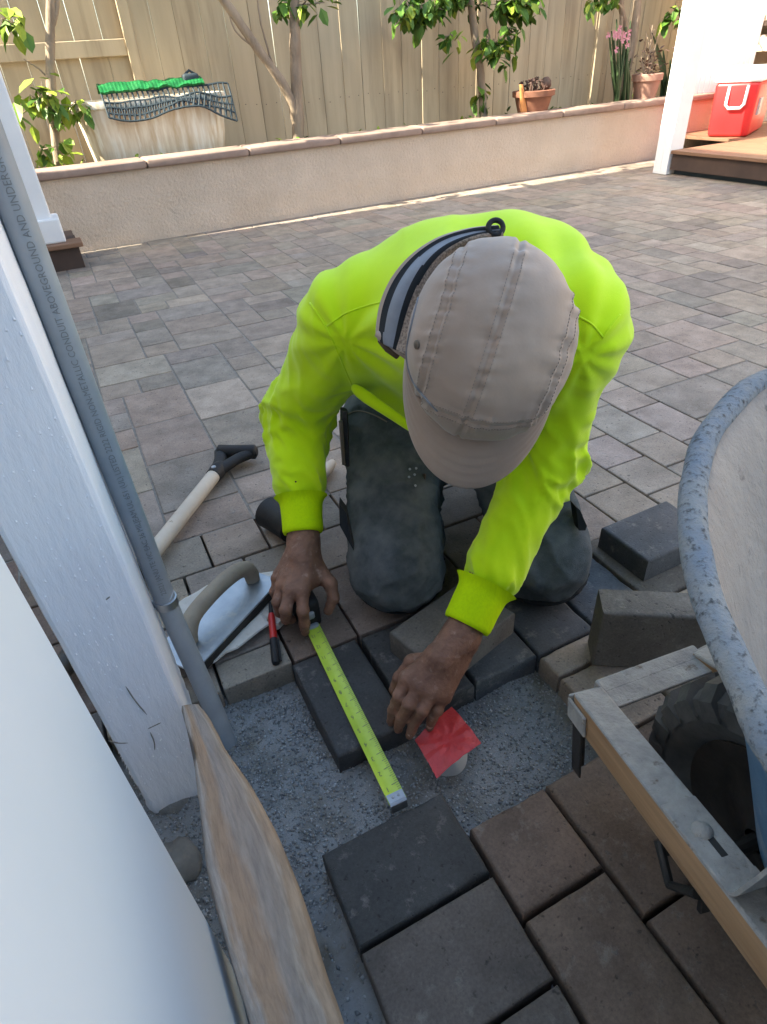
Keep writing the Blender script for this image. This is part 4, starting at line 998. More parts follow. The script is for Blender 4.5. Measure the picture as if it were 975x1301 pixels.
# ---- shirt
cuffR = WRs + fdir * .022; cuffL = WLs + fdirL * .026
upb = Vector((0, 0, 1))
def shirt_fn(P):
    sp = [SC - BK * .015 + upb * .003, SC + BK * .08 + upb * .002, HC.lerp(SC, .5) + upb * .012 + BK * .01, HC + upb * .0]
    d = sd_cone(P, sp[0], sp[1], .088, .105)
    d = smin(d, sd_cone(P, sp[1], sp[2], .105, .122), .06); d = smin(d, sd_cone(P, sp[2], sp[3], .122, .125), .06)
    side = (SL_ - SR).normalized()
    d = smin(d, sd_cone(P, sp[1] - side * .075, sp[1] + side * .075, .082, .082), .07)
    d = smin(d, sd_cone(P, sp[2] - side * .05, sp[2] + side * .05, .105, .105), .07)
    d = smin(d, sd_cone(P, SR + upb * .005, SL_ + upb * .005, .064, .064), .07)
    d = smin(d, sd_cone(P, NK + upb * .01, NK - BK * .05 + upb * .01, .075, .062), .05)
    bl_ = R(660, 362, 1.03); bl2 = R(692, 386, .98); d = smin(d, sd_cone(P, sp[1], bl_, .085, .070), .09); d = smin(d, sd_cone(P, bl_, bl2, .070, .062), .09); d = smin(d, sd_cone(P, bl2, SL_ + BK * .03, .062, .058), .09)
    # sleeves
    e = smin(sd_cone(P, SR, ER, .066, .058), sd_cone(P, ER, cuffR + fdir * .088, .058, .045), .03)
    d = smin(d, e, .045)
    e = smin(sd_cone(P, SL_, EL, .063, .050), sd_cone(P, EL, cuffL + fdirL * .090, .050, .043), .04)
    d = smin(d, e, .045)
    return d
lo, hi = bounds([SR, SL_, ER, EL, cuffR, cuffL, HR_, HL_, HC + upb * .15, SC + upb * .12], .135); lo[2] = .10
V, F = snet(shirt_fn, lo, hi, .0055); V = relax(V, F, 5, .5); N = normals(V, F)
def ridged(x): return (1 - abs(x)) ** 2
tR, aR, rR, LR = arm_coords(V, ER, cuffR); tL, aL, rL, LL = arm_coords(V, EL, cuffL)
tUR, aUR, rUR, LUR = arm_coords(V, SR, ER); tUL, aUL, rUL, LUL = arm_coords(V, SL_, EL)
D = np.zeros(len(V))
for i in range(len(V)):
    p = Vector(V[i]); d = .0022 * noise.fractal(p * 9, 1, 2, 2)
    for (t, a, r, L, up_) in ((tR[i], aR[i], rR[i], LR, 0), (tL[i], aL[i], rL[i], LL, 0), (tUR[i], aUR[i], rUR[i], LUR, 1), (tUL[i], aUL[i], rUL[i], LUL, 1)):
        if r < .10 and -.06 < t < L + .06:
            wgt = max(0, min(1, (.10 - r) / .03)) * max(0, min(1, (t + .06) / .05)) * max(0, min(1, (L + .06 - t) / .05))
            fold = noise.fractal(Vector((t * 26 + 1.4 * math.cos(a + .6), .9 * math.cos(a) + up_ * 7, .9 * math.sin(a))), 1, 2, 2)
            near = (.45 + .9 * max(0, 1 - abs(t - (L if up_ else 0)) / .10)) + (.8 * max(0, 1 - abs(t - L + .06) / .06) if not up_ else 0)
            d += wgt * near * (.0095 * (ridged(fold) - .45))
    # drag lines from armpits over the chest and back
    for sj in (SR, SL_):
        q = p - sj; dist = q.length
        if dist < .26: d += .0042 * max(0, 1 - abs(dist - .13) / .12) * math.sin(9 * math.atan2(q.z, q.dot(kv)) + 14 * dist + 2 * noise.noise(p * 8))
    wv = noise.noise_vector(p * 7) * .05; pw_ = p + wv
    cr = 1 - abs(noise.noise(Vector((pw_.dot(kv) * 11, pw_.z * 15 + pw_.dot(BK) * 5, pw_.dot(BK) * 6)))); d += .0030 * max(0, cr - .72) / .28 * (.5 + .5 * noise.noise(p * 6))
    D[i] = d
V = V + N * D[:, None]; V = relax(V, F, 1, .25)
shirt = mesh_obj('shirt', V, F, M['neon'], smooth=True)
bvh = BVHTree.FromPolygons([Vector(v) for v in V], [tuple(f) for f in F])
def on(bv, x, y, lift=.0):
    h = bv.ray_cast(O, ray(x, y)); return (h[0] - ray(x, y) * lift) if h[0] is not None else None
def seam(bv, px, r_, name, mat, parent, n=40, lift=.0003):
    pts = [on(bv, x, y, lift) for x, y in spline(px, n)]; pts = [p for p in pts if p is not None]
    if len(pts) < 3: print('seam missed', name, px[0]); return None
    o = mesh_obj(name, *tube(pts, r_, 6), mat, smooth=True); return o
seams = [seam(bvh, [(394, 385), (412, 412), (428, 445), (443, 480), (448, 492)], .0016, 'shoulder_seam', M['neon'], shirt), seam(bvh, [(416, 414), (440, 398), (468, 388), (484, 384)], .0014, 'yoke_seam', M['neon'], shirt),
         seam(bvh, [(735, 402), (752, 412), (766, 428)], .0014, 'yoke_seam', M['neon'], shirt), seam(bvh, [(788, 400), (772, 420), (766, 430)], .0014, 'shoulder_seam', M['neon'], shirt)]
cuffs = []
for c_, d_ in ((cuffR, fdir), (cuffL, fdirL)):
    ring = []; nC = 40; mC = 13; x = d_.cross(upb).normalized(); y = d_.cross(x); VV = []
    for i in range(mC):
        t = i / (mC - 1); s_ = -.004 + .068 * t; rad_ = .0355 + .0025 * t + .010 * max(0, (t - .75) / .25) ** 2 - .0015 * (1 if i == 0 else 0)
        for k in range(nC):
            a = 2 * math.pi * k / nC; rr_ = rad_ + .0007 * (k % 2) + .0008 * noise.noise(Vector((math.cos(a) * 2, math.sin(a) * 2, t * 3))); VV.append(c_ + d_ * s_ + x * rr_ * math.cos(a) + y * rr_ * math.sin(a) * .95)
    FF = grid_faces(mC, nC, True); o_ = len(VV)
    VV += [v.lerp(c_ + d_ * (-.004), .12) if i < nC else v for i, v in enumerate(VV[:nC])]; VV += [c_ + d_ * .02 + (v - c_) * .85 for v in VV[:nC]]
    FF += [(k, o_ + k, o_ + (k + 1) % nC, (k + 1) % nC) for k in range(nC)]
    cuffs.append(mesh_obj('cuff', VV, FF, M['neon_rib'], smooth=True))
# specks on the sleeve
V = []; F = []
for x, y in [(376, 612), (406, 628), (396, 660), (388, 601), (399, 646)]:
    p = on(bvh, x, y, .0006)
    if p is None: continue
    n_ = -ray(x, y); a = n_.cross(upb).normalized(); b = n_.cross(a); o_ = len(V); V += [p + (a * math.cos(t) + b * math.sin(t)) * .0017 for t in np.linspace(0, 6.28, 8)[:-1]]; F.append(tuple(range(o_, o_ + 7)))
specks = mesh_obj('dirt_specks', V, F, M['black_cloth']); tag(specks, kind='stuff')
# folded hem hanging by the waist
V = [R(446, 484, 1.005), R(462, 490, 1.0), R(490, 512, .985), R(515, 530, .975), R(540, 548, .965), R(444, 497, 1.01), R(460, 512, 1.0), R(488, 528, .99), R(513, 545, .98), R(540, 560, .97)]
V2 = [v + ray(480, 520) * .012 for v in V]
hem = mesh_obj('hem', V + V2, [(i, i + 5, i + 6, i + 1) for i in range(4)] + [(10 + i, 11 + i, 16 + i, 15 + i) for i in range(4)] + [(i + 5, i + 15, i + 16, i + 6) for i in range(4)] + [(i, i + 1, i + 11, i + 10) for i in range(4)] + [(0, 10, 15, 5)], M['neon'], smooth=True)
hs_ = hem.modifiers.new('s', 'SUBSURF'); hs_.levels = hs_.render_levels = 2

# ---- jeans
FT_R, FT_L = KR_ + BK * .36, KL_ + BK * .36
def jeans_fn(P):
    d = sd_ell(P, HC + upb * .01, np.array([list(kv), list(BK), list(upb)]).T, (.155, .12, .115))
    for h_, k_, f_ in ((HR_, KR_, FT_R), (HL_, KL_, FT_L)):
        kk = Vector((k_.x, k_.y, .083)); d = smin(d, sd_cone(P, h_ + upb * .0, kk, .092, .074), .05)
        d = smin(d, sd_cone(P, kk, Vector((f_.x, f_.y, .065)), .072, .055), .03)
    d = smin(d, sd_cone(P, HR_.lerp(KR_, .30), HL_.lerp(KL_, .30), .085, .085), .05)
    return np.maximum(d, .008 - P[:, 2])
lo, hi = bounds([HR_, HL_, KR_, KL_, FT_R, FT_L], .16); lo[2] = -.005
V, F = snet(jeans_fn, lo, hi, .0055); V = relax(V, F, 2, .5); N = normals(V, F)
D = np.zeros(len(V))
for i in range(len(V)):
    p = Vector(V[i]); d = .003 * noise.fractal(p * 11 + Vector((3, 1, 0)), 1, 2, 3); pw_ = p + noise.noise_vector(p * 8) * .04; cr = 1 - abs(noise.noise(Vector((pw_.dot(kv) * 9, pw_.z * 13 - pw_.dot(BK) * 9, 3.3)))); d += .0105 * max(0, cr - .70) / .30; cr2 = 1 - abs(noise.noise(Vector((pw_.dot(kv) * 16 + 4, pw_.z * 30, pw_.dot(BK) * 22)))); d += .0035 * max(0, cr2 - .75) / .25
    for h_, k_ in ((HR_, KR_), (HL_, KL_)):
        q = p - k_; t = q.length
        if t < .34: d += .0080 * min(1, max(0, (t - .06) / .1)) * max(0, 1 - t / .34) * (ridged(noise.fractal(Vector((t * 17, q.dot(kv) * 7, p.z * 4)), 1, 2, 2)) - .4) * 2
    D[i] = d if p.z > .02 else d * .3
V = V + N * D[:, None]; V[:, 2] = np.maximum(V[:, 2], .006)
jeans = mesh_obj('jeans', V, F, M['jeans'], smooth=True)
bvj = BVHTree.FromPolygons([Vector(v) for v in V], [tuple(f) for f in F])
jp = []
for px in ([(566, 612), (570, 628), (571, 645)], [(572, 612), (576, 628), (577, 645)]):
    jp.append(seam(bvj, px, .0011, 'fly_seam', M['thread'], jeans, 12))
jp.append(seam(bvj, [(556, 640), (560, 655), (566, 668), (565, 690), (560, 712)], .0014, 'inseam', M['jeans'], jeans, 20))
jp.append(seam(bvj, [(437, 528), (455, 522), (475, 527), (492, 536)], .0013, 'pocket_seam', M['thread'], jeans, 16))
for x, y in [(521, 596), (527, 603), (520, 606), (529, 595), (528, 617)]:
    p = on(bvj, x, y, .001)
    if p is not None:
        V_, F_ = lathe([(.0024, 0), (.0016, .0012)], 8); z_ = -ray(x, y); q_ = z_.to_track_quat('Z', 'Y'); jp.append(mesh_obj('stud', [p + q_ @ v for v in V_], F_, M['steel']))
# belt with sheath on the hip
def strip(pa, pb, wvec, th_): 
    return None
s_a, s_b = R(437, 520, 1.0), R(440, 590, 1.04)
mb = MB(); mb.tube([s_a, s_a.lerp(s_b, .3), s_b], [.011, .013, .010], 10, flat=.45); sheath = mb.build('sheath', M['black'], smooth=rad(60))
mb = MB(); mb.tube([R(433, 535, .992), R(437, 590, 1.03)], [.0035, .003], 8); clipk = mb.build('knife_clip', M['rivet'])
p = on(bvj, 539, 602, .003)
tagp = mesh_obj('leather_tag', *tube([p, p + Vector((-.004, -.006, -.020))], [.006, .004], 8, flat=.4), M['leather']) if p is not None else None
# knee pads
pads = []
for k_, f_, h_ in ((KR_, FT_R, HR_), (KL_, FT_L, HL_)):
    kk = Vector((k_.x, k_.y, .083)); fw_ = -BK
    def pad_fn(P, kk=kk, f_=f_):
        d = smin(sd_cone(P, kk, Vector((f_.x, f_.y, .065)) * .35 + kk * .65, .088, .084), sd_cone(P, kk, kk + upb * .001, .088, .088), .02)
        top = P[:, 2] - (.054 + .30 * ((P - np.array(list(kk))) @ np.array(list(BK)))); return np.maximum(np.maximum(d, top), .001 - P[:, 2])
    lo, hi = bounds([kk, kk + BK * .15], .10); lo[2] = -.004; V, F = snet(pad_fn, lo, hi, .005); V = relax(V, F, 1, .4); V[:, 2] = np.maximum(V[:, 2], .0005)
    pads.append(mesh_obj('knee_pad', V, F, M['black_cloth'], smooth=True))
for pts in ([(431, 640, .98), (440, 652, .985), (450, 700, .985), (444, 690, .99), (432, 668, .985)], [(732, 644, 1.05), (737, 648, 1.05), (746, 668, 1.05), (744, 674, 1.05), (736, 674, 1.05)]):
    q = [R(*p) for p in pts]; q2 = [a + ray(450, 660) * .012 + BK * .02 for a in q]; n_ = len(q)
    pads.append(mesh_obj('pad_strap', q + q2, [tuple(range(n_)), tuple(range(2 * n_ - 1, n_ - 1, -1))] + [(i, i + n_, (i + 1) % n_ + n_, (i + 1) % n_) for i in range(n_)], M['black_cloth']))
# boots
boots = []
for f_ in (FT_R, FT_L):
    def boot_fn(P, f_=f_):
        a = Vector((f_.x, f_.y, .058)); d = sd_cone(P, a - BK * .02, a + BK * .06, .05, .046); d = smin(d, sd_cone(P, a + BK * .06, a + BK * .10 + upb * -.02, .046, .036), .02)
        d = smin(d, sd_cone(P, a + BK * .10 + upb * -.02, a + BK * .09 + upb * .06, .034, .03), .03); return np.maximum(d, .004 - P[:, 2])
    lo, hi = bounds([f_, f_ + BK * .15], .09); lo[2] = 0; V, F = snet(boot_fn, lo, hi, .008); boots.append(mesh_obj('boot', V, F, M['black'], smooth=True))

# ---- cap
MC = Matrix(((HX.x, HW.x, HU.x, CAPC.x), (HX.y, HW.y, HU.y, CAPC.y), (HX.z, HW.z, HU.z, CAPC.z), (0, 0, 0, 1)))
sgn = 1 if HX.dot(CR) > 0 else -1          # sgn*x points to the right of the picture
AX, AY, AH = .097, .114, .098
cb = -.045                                   # z of the crown's lower edge
SEAMS = [-.062, -.004, .073]
def crown(th_, ph_):
    sp_, cp_ = math.sin(ph_), math.cos(ph_); x = AX * (abs(sp_) ** .92) * math.cos(th_); y = AY * (abs(sp_) ** .92) * math.sin(th_)
    z = AH * cp_ - .045 if ph_ <= math.pi / 2 else -.045 - (ph_ - math.pi / 2) * .055
    y -= .004
    xs = sgn * x
    d = .0022 * noise.fractal(Vector((x * 20, y * 13, z * 13 + 5)), 1, 2, 3)
    for sx_ in SEAMS:
        off = xs - sx_ + .14 * y; o2 = abs(off)
        d += -.0016 * math.exp(-(off / .0022) ** 2) + .0013 * math.exp(-((o2 - .0055) / .0028) ** 2)
        d += .0027 * math.exp(-(o2 / .010) ** 2) * noise.noise(Vector((xs * 35, y * 140, sx_ * 50))) + .0026 * math.exp(-(o2 / .024) ** 2) * noise.noise(Vector((xs * 25, y * 62, sx_ * 30)))
    fz_ = y - .086 + .35 * (x / .1) ** 2 * .08
    if y > 0: 
        d += -.0015 * math.exp(-(fz_ / .002) ** 2) + .0012 * math.exp(-((fz_ + .006) / .003) ** 2) + .0018 * math.exp(-(fz_ / .010) ** 2) * noise.noise(Vector((x * 150, y * 30, 9)))
    n_ = Vector((x / AX ** 2, y / AY ** 2, max(z + .045, 0) / AH ** 2)).normalized()
    return Vector((x, y, z + .045)) + n_ * d
nth, nph = 300, 130; V = []
for i in range(nph):
    for k in range(nth): V.append(MC @ (crown(2 * math.pi * k / nth, .001 + (math.pi / 2 + .42) * i / (nph - 1)) + Vector((0, 0, -.045 + .045))))
F = grid_faces(nph, nth, True); F.append(tuple(range(nth)))
F = [f[::-1] for f in F]
cap = mesh_obj('cap', V, F, M['taupe'], smooth=True); bvc = BVHTree.FromPolygons(V, F)
# brim: curved visor with thickness
def brim(nu_, nv_):
    V = []
    for i in range(nu_):
        a = rad(14 + 152 * i / (nu_ - 1)); ix, iy = AX * 1.0 * math.cos(a), AY * math.sin(a) - .004
        for j in range(nv_):
            t = j / (nv_ - 1); s_ = max(0, math.sin((a - rad(14)) / rad(152) * math.pi)); L = .067 * s_ ** .42
            x = ix * (1 + .05 * t) ; y = iy + L * t - .006 * (1 - t); z = -.028 - .030 * (x / .1) ** 2 * (.6 + .6 * t) - .012 * t * t + .0006 * math.sin(6.28 * t * 6)
            V.append(Vector((x, y, z)))
    return V
V = [MC @ v for v in brim(60, 20)]; br = mesh_obj('brim', V, grid_faces(60, 20), M['taupe'], smooth=True)
bs = br.modifiers.new('s', 'SOLIDIFY'); bs.thickness = .0028; bs.offset = 0
# headband cord along the lower left edge
V = [MC @ Vector((AX * 1.012 * math.cos(a), (AY + .0008) * math.sin(a) - .004, -.022 - .010 * abs(math.cos(a)))) for a in np.linspace(rad(20), rad(160), 60)]
band = mesh_obj('band_fold', *tube(V, [.0034] * 60, 8), M['taupe'], smooth=True)
pts = [on(bvc, x, y, .0008) for x, y in spline([(563, 322), (538, 362), (524, 410), (517, 450), (524, 482), (540, 505), (556, 522)], 50)]; pts = [p for p in pts if p is not None]
piping = mesh_obj('edge_piping', *tube(pts, .0016, 7), M['grey_reflect'], smooth=True)
# stitches
st_o = []; V = []; F = []
def stitch_line(px, n):
    pp = [on(bvc, x, y, .0003) for x, y in spline(px, n)]
    for a, b in zip(pp[:-1:2], pp[1::2]):
        if a is None or b is None or (a - b).length > .01: continue
        v_, f_ = tube([a, b], .00042, 5); o_ = len(V); V.extend(v_); F.extend([tuple(i + o_ for i in f) for f in f_])
def crown_xy(x, y, lift=.0006):
    s_ = min((x / AX) ** 2 + ((y + .004) / AY) ** 2, 1.0) ** (1 / 1.84); return MC @ (crown(math.atan2((y + .004) / AY, x / AX), math.asin(min(s_, 1))) + Vector((0, 0, lift)))
def stitch3(fx, n):
    pp = [fx(t) for t in np.linspace(0, 1, n)]
    for a, b in zip(pp[:-1:2], pp[1::2]):
        if (a - b).length > .008: continue
        v_, f_ = tube([a, b], .0005, 5); o_ = len(V); V.extend(v_); F.extend([tuple(i + o_ for i in f) for f in f_])
for sx_ in SEAMS:
    for do in (-.0055, .0055): stitch3(lambda t: crown_xy(sgn * (sx_ + do - .14 * (-.09 + .17 * t)), -.09 + .17 * t), 90)
for do in (-.006, .004): stitch3(lambda t: crown_xy(-.062 + .124 * t, .086 + do - .35 * ((-.062 + .124 * t) / .1) ** 2 * .08), 80)
stitches = mesh_obj('stitching', V, F, M['thread']); tag(stitches, kind='stuff')
p = on(bvc, 530, 438, .0005); snap = None
if p is not None:
    V_, F_ = lathe([(.0052, 0), (.005, .0012), (.0036, .0022), (.0008, .0024)], 16); h_ = bvc.ray_cast(O, ray(530, 438)); q_ = h_[1].to_track_quat('Z', 'Y') if h_[1].dot(ray(530, 438)) < 0 else (-h_[1]).to_track_quat('Z', 'Y'); snap = mesh_obj('snap_button', [p + q_ @ v for v in V_], F_, M['rivet'], smooth=rad(40))
# folded neck flap with reflective stripe
outer = [(632, 288), (596, 292), (556, 304), (522, 326), (498, 354), (484, 386), (479, 420), (482, 432)]
inner = [(640, 300), (606, 306), (580, 318), (562, 336), (546, 366), (534, 400), (524, 432), (516, 452)]
n1, n2 = 48, 31; Oo = spline([R(x, y, d) for (x, y), d in zip(outer, [.80, .802, .80, .79, .782, .776, .772, .77])], n1); Ii = spline([R(x, y, d) for (x, y), d in zip(inner, [.795, .79, .785, .775, .762, .752, .745, .742])], n1)
V = []; F = []; mi = []
for i in range(n1):
    for j in range(n2):
        t = j / (n2 - 1); p = Vector(Oo[i]).lerp(Vector(Ii[i]), t); p += -ray(540, 380) * (.010 * math.sin(t * math.pi) + .003 * math.sin(t * 9 + i * .12)); V.append(p)
for i in range(n1 - 1):
    for j in range(n2 - 1):
        F.append((i * n2 + j, i * n2 + j + 1, (i + 1) * n2 + j + 1, (i + 1) * n2 + j)); t = j / (n2 - 1); f_ = i / n1
        b0 = .10 ; s1_ = .30 - .08 * f_; s2_ = .56 - .06 * f_; s3_ = .70 - .06 * f_
        mi.append(0 if t < b0 else 1 if t < s1_ else 2 if t < s2_ else 1 if t < s3_ else 3)
flap = mesh_obj('neck_flap', V, F, [M['taupe'], M['black_cloth'], M['grey_reflect'], M['taupe_mesh']], smooth=True, mi=mi); fs = flap.modifiers.new('s', 'SOLIDIFY'); fs.thickness = .002
tipq = [R(480, 424, .765), R(497, 436, .758), R(514, 452, .75), R(522, 452, .745), R(512, 458, .752), R(494, 446, .76)]
flt = mesh_obj('flap_hem', *tube([R(479, 424, .766), R(492, 432, .76), R(506, 444, .753), R(520, 455, .745)], [.004, .005, .005, .004], 10), M['taupe'], smooth=True)
flt2 = mesh_obj('flap_lining', *tube([R(482, 432, .774), R(494, 442, .77), R(506, 453, .765)], [.003, .006, .004], 8), M['leather'], smooth=True)
ringc = R(630, 289, .79); a_ = CR; b_ = -CD; V = []
for i in range(29):
    t = 2 * math.pi * i / 28; V.append(ringc + a_ * (.0085 * math.cos(t)) + b_ * (.0085 * math.sin(t)))
ring = mesh_obj('cord_loop', *tube(V, .0032, 8, caps=False), M['black'], smooth=True)
adopt(cap, *[o for o in (br, band, piping, stitches, snap, flap, flt, flt2, ring) if o])
adopt(shirt, hem, specks, *seams, *cuffs); adopt(jeans, *jp, *pads)
adopt(person, body, shirt, jeans, cap, sheath, clipk, *([tagp] if tagp else []), *boots); adopt(body, *nails)

# ================================================================== BACKGROUND: TREES, POTS, PORCH
def leaves(pts, size, seed, droop=.5, yellow=.25):
    """leaf-shaped folded faces at the given points"""
    r = random.Random(seed); V = []; F = []; mi = []
    for p in pts:
        s = size * r.uniform(.6, 1.25); az = r.uniform(0, 6.283); el = -droop + r.uniform(-.6, .6)
        d = Vector((math.cos(az) * math.cos(el), math.sin(az) * math.cos(el), math.sin(el))); sd = d.cross(Vector((r.uniform(-.4, .4), r.uniform(-.4, .4), 1))).normalized(); n = sd.cross(d)
        o = len(V); w_ = s * r.uniform(.24, .34)
        V += [p, p + d * s * .35 + sd * w_ + n * s * .05, p + d * s * .75 + sd * w_ * .7 + n * s * .02, p + d * s - n * s * .08, p + d * s * .75 - sd * w_ * .7 + n * s * .02, p + d * s * .35 - sd * w_ + n * s * .05, p + d * s * .4 - n * s * .02]
        F += [(o, o + 1, o + 2, o + 6), (o + 6, o + 2, o + 3), (o + 6, o + 3, o + 4), (o, o + 6, o + 4, o + 5)]; k = 1 if r.random() < yellow else 0; mi += [k] * 4
    return V, F, mi
def tree(label, stems, clumps, seed, leaf=.07, yellow=.25, base=None):
    r = random.Random(seed); base = base or stems[0][0][0]
    root = empty('garden_tree', (base.x, base.y, .34), label, 'tree', 'young trees in the planter'); mb = MB()
    for pts, r0, r1 in stems:
        n = 26; P_ = spline(pts, n); rr_ = [(r0 + (r1 - r0) * i / (n - 1)) * (1 + .14 * noise.noise(Vector((i * .6, seed, r0 * 50)))) for i in range(n)]
        mb.tube([Vector(p) + Vector((noise.noise(Vector((i * .5, seed, 0))), noise.noise(Vector((i * .5, seed, 5))), 0)) * .006 for i, p in enumerate(P_)], rr_, 10)
    tr = mb.build('trunk', M['bark'], smooth=rad(60)); pts = []; tw = MB()
    for c, sp_, n in clumps:
        c = Vector(c); sp_ = Vector(sp_)
        for t in range(max(2, n // 9)):
            a = c + Vector((r.gauss(0, sp_.x * .5), r.gauss(0, sp_.y * .5), r.gauss(0, sp_.z * .3))); b = a + Vector((r.gauss(0, sp_.x * .6), r.gauss(0, sp_.y * .6), r.uniform(-.8, .3) * sp_.z))
            tw.tube([c, a.lerp(c, .4), a, b], [.005, .004, .003, .0015], 5)
            for k in range(9): pts.append(a.lerp(b, r.random()) + Vector((r.gauss(0, .03), r.gauss(0, .03), r.gauss(0, .03))))
    V, F, mi = leaves(pts, leaf, seed, .7, yellow); cr = mesh_obj('crown', V, F, [M['leaf'], M['leaf_y']], mi=mi); tag(cr, kind='stuff')
    tws = tw.build('twigs', M['bark']); tag(tws, kind='stuff'); adopt(root, tr, cr, tws); return root
TY = 4.78
q = lambda x, y, Y=TY: RY(x, y, Y)
def gz_(p): return Vector((p.x, p.y, .34))
tree('thin tree with drooping yellow green leaves behind the white railing post', [([gz_(q(68, 200)), q(66, 120), q(64, 40), q(66, -60), q(58, -200)], .030, .020), ([q(64, 40), q(72, 10), q(74, -40)], .018, .012), ([q(66, 105), q(50, 88), q(30, 75)], .006, .003)],
     [(q(52, 130, 4.68), (.10, .08, .16), 70), (q(95, 130, 4.7), (.05, .05, .08), 14), (q(55, 190, 4.68), (.09, .08, .08), 22), (q(20, 20), (.15, .1, .1), 14), (q(60, -170), (.5, .35, .3), 150), (q(20, -260), (.4, .3, .3), 120)], 1, .10, .5)
tree('forked bare tree with two pale trunks between the tub and the clay pot', [([gz_(q(378, 175)), q(377, 110), q(375, 40), q(373, -60), q(380, -220)], .042, .028), ([q(378, 158), q(366, 118), q(335, 72), q(300, 22), q(262, -40), q(230, -160)], .034, .022), ([q(340, 78), q(326, 62), q(300, 40), q(285, 0)], .008, .004), ([q(352, 100), q(330, 20), q(325, -60)], .007, .005)],
     [(q(385, 6), (.12, .08, .05), 40), (q(368, 3), (.08, .05, .03), 10), (q(380, -190), (.5, .35, .3), 170), (q(230, -190), (.5, .35, .3), 160), (q(300, -280), (.5, .35, .25), 120)], 2, .085, .2)
tree('leafy tree with broad green leaves beside the terracotta pot', [([gz_(q(616, 150)), q(612, 105), q(606, 60), q(598, 0), q(590, -90), q(600, -230)], .034, .022), ([q(610, 70), q(622, 50), q(618, 20), q(622, -60)], .007, .005)],
     [(q(530, 10), (.15, .10, .08), 170), (q(625, 55, 4.70), (.09, .06, .13), 75), (q(575, 45, 4.7), (.07, .05, .05), 14), (q(655, 2), (.20, .1, .08), 190), (q(590, -8), (.2, .1, .06), 120), (q(645, 35, 4.7), (.08, .06, .07), 18), (q(608, -60), (.4, .3, .2), 120), (q(600, -220), (.55, .4, .3), 200), (q(607, 125), (.02, .03, .05), 5)], 3, .095, .3)
tree('dark leaning tree with crossing trunks behind the pink flowers', [([gz_(q(790, 135)), q(796, 90), q(806, 40), q(812, -40), q(800, -180)], .042, .026), ([q(800, 75), q(796, 40), q(786, -10), q(770, -120)], .026, .018), ([gz_(q(782, 132)), q(786, 80), q(790, 20), q(792, -60)], .02, .014)],
     [(q(868, 10, 4.7), (.09, .06, .10), 60), (q(800, -150), (.5, .35, .3), 160), (q(880, -120), (.5, .35, .3), 150), (q(765, -4), (.16, .08, .05), 50)], 4, .09, .2)
# pots
def pot(c, r_, h_, mat, label):
    root = empty('flower_pot', c, label, 'pot')
    V, F = lathe([(r_ * .66, 0), (r_ * .72, .005), (r_ * .93, h_ * .72), (r_ * .95, h_ * .74), (r_ * 1.06, h_ * .76), (r_ * 1.08, h_ * .97), (r_ * 1.03, h_), (r_ * .94, h_), (r_ * .90, h_ * .86), (0.01, h_ * .85)], 32, c)
    o = mesh_obj('pot', V, F, mat, smooth=rad(40)); return root, o
pc = RY(676, 150, 4.60); pc.z = .40; r0_, o0 = pot(pc, .15, .165, M['terracotta'], 'round terracotta pot with dried succulents on the planter wall')
mb = MB(); rs = random.Random(5)
for k in range(26):
    a = rs.uniform(0, 6.28); rr_ = rs.uniform(0, .10); b = pc + Vector((rr_ * math.cos(a), rr_ * math.sin(a), .14)); t = b + Vector((rs.uniform(-.03, .03), rs.uniform(-.03, .03), rs.uniform(.02, .10))); mb.tube([b, t], [.004, .003], 6)
    for m_ in range(6): e = Vector((rs.uniform(-1, 1), rs.uniform(-1, 1), rs.uniform(-.3, 1))).normalized() * .02; mb.tube([t, t + e * .6, t + e], [.003, .006, .001], 6)
su = mb.build('succulents', M['succulent']); tag(su, kind='stuff'); adopt(r0_, o0, su)
bc = pc + Vector((.085, -.03, .20)); V, F = lathe([(.012, -.038), (.034, -.03), (.043, 0), (.034, .03), (.02, .038), (.014, .03), (.01, .0)], 20); o = mesh_obj('clay_ball', [bc + Matrix.Rotation(-.6, 3, 'X') @ v for v in V], F, M['succulent'], smooth=True); tag(o, 'small brown clay ball jar resting on the terracotta pot', 'ornament')
V = []; a0 = pc + Vector((-.155, -.06, .04)); 
for i in range(8):
    for j in range(5):
        t = i / 7; s_ = (j - 2) / 2; V.append(a0 + Vector((-.012 - .075 * (1 - t) * 0 + .055 * (1 - t) * .9 + s_ * (.035 - .018 * t), -.01 * (1 - s_ * s_), .19 * t - .02)))
o = mesh_obj('clay_shard', V, grid_faces(8, 5), M['shard'], smooth=True); sd_ = o.modifiers.new('s', 'SOLIDIFY'); sd_.thickness = .012; tag(o, 'bright orange clay shard leaning against the terracotta pot', 'shard')
pc2 = RY(818, 128, 4.62); pc2.z = .40; r1_, o1 = pot(pc2, .115, .20, M['terracotta_pale'], 'pale pink clay pot with twiggy plant near the porch post')
pts = [pc2 + Vector((rs.gauss(0, .07), rs.gauss(0, .05), .2 + abs(rs.gauss(0, .09)))) for _ in range(90)]; V, F, mi = leaves(pts, .04, 8, 0, .1); lf = mesh_obj('foliage', V, F, [M['succulent'], M['leaf_y']], mi=mi); tag(lf, kind='stuff')
mb = MB()
for k in range(9): b = pc2 + Vector((rs.uniform(-.03, .03), 0, .17)); mb.tube([b, b + Vector((rs.uniform(-.08, .04), rs.uniform(-.03, .03), .12)), b + Vector((rs.uniform(-.14, .05), rs.uniform(-.05, .05), rs.uniform(.2, .36)))], [.006, .005, .003], 6)
stm = mb.build('stems', M['bark']); tag(stm, kind='stuff'); adopt(r1_, o1, lf, stm)
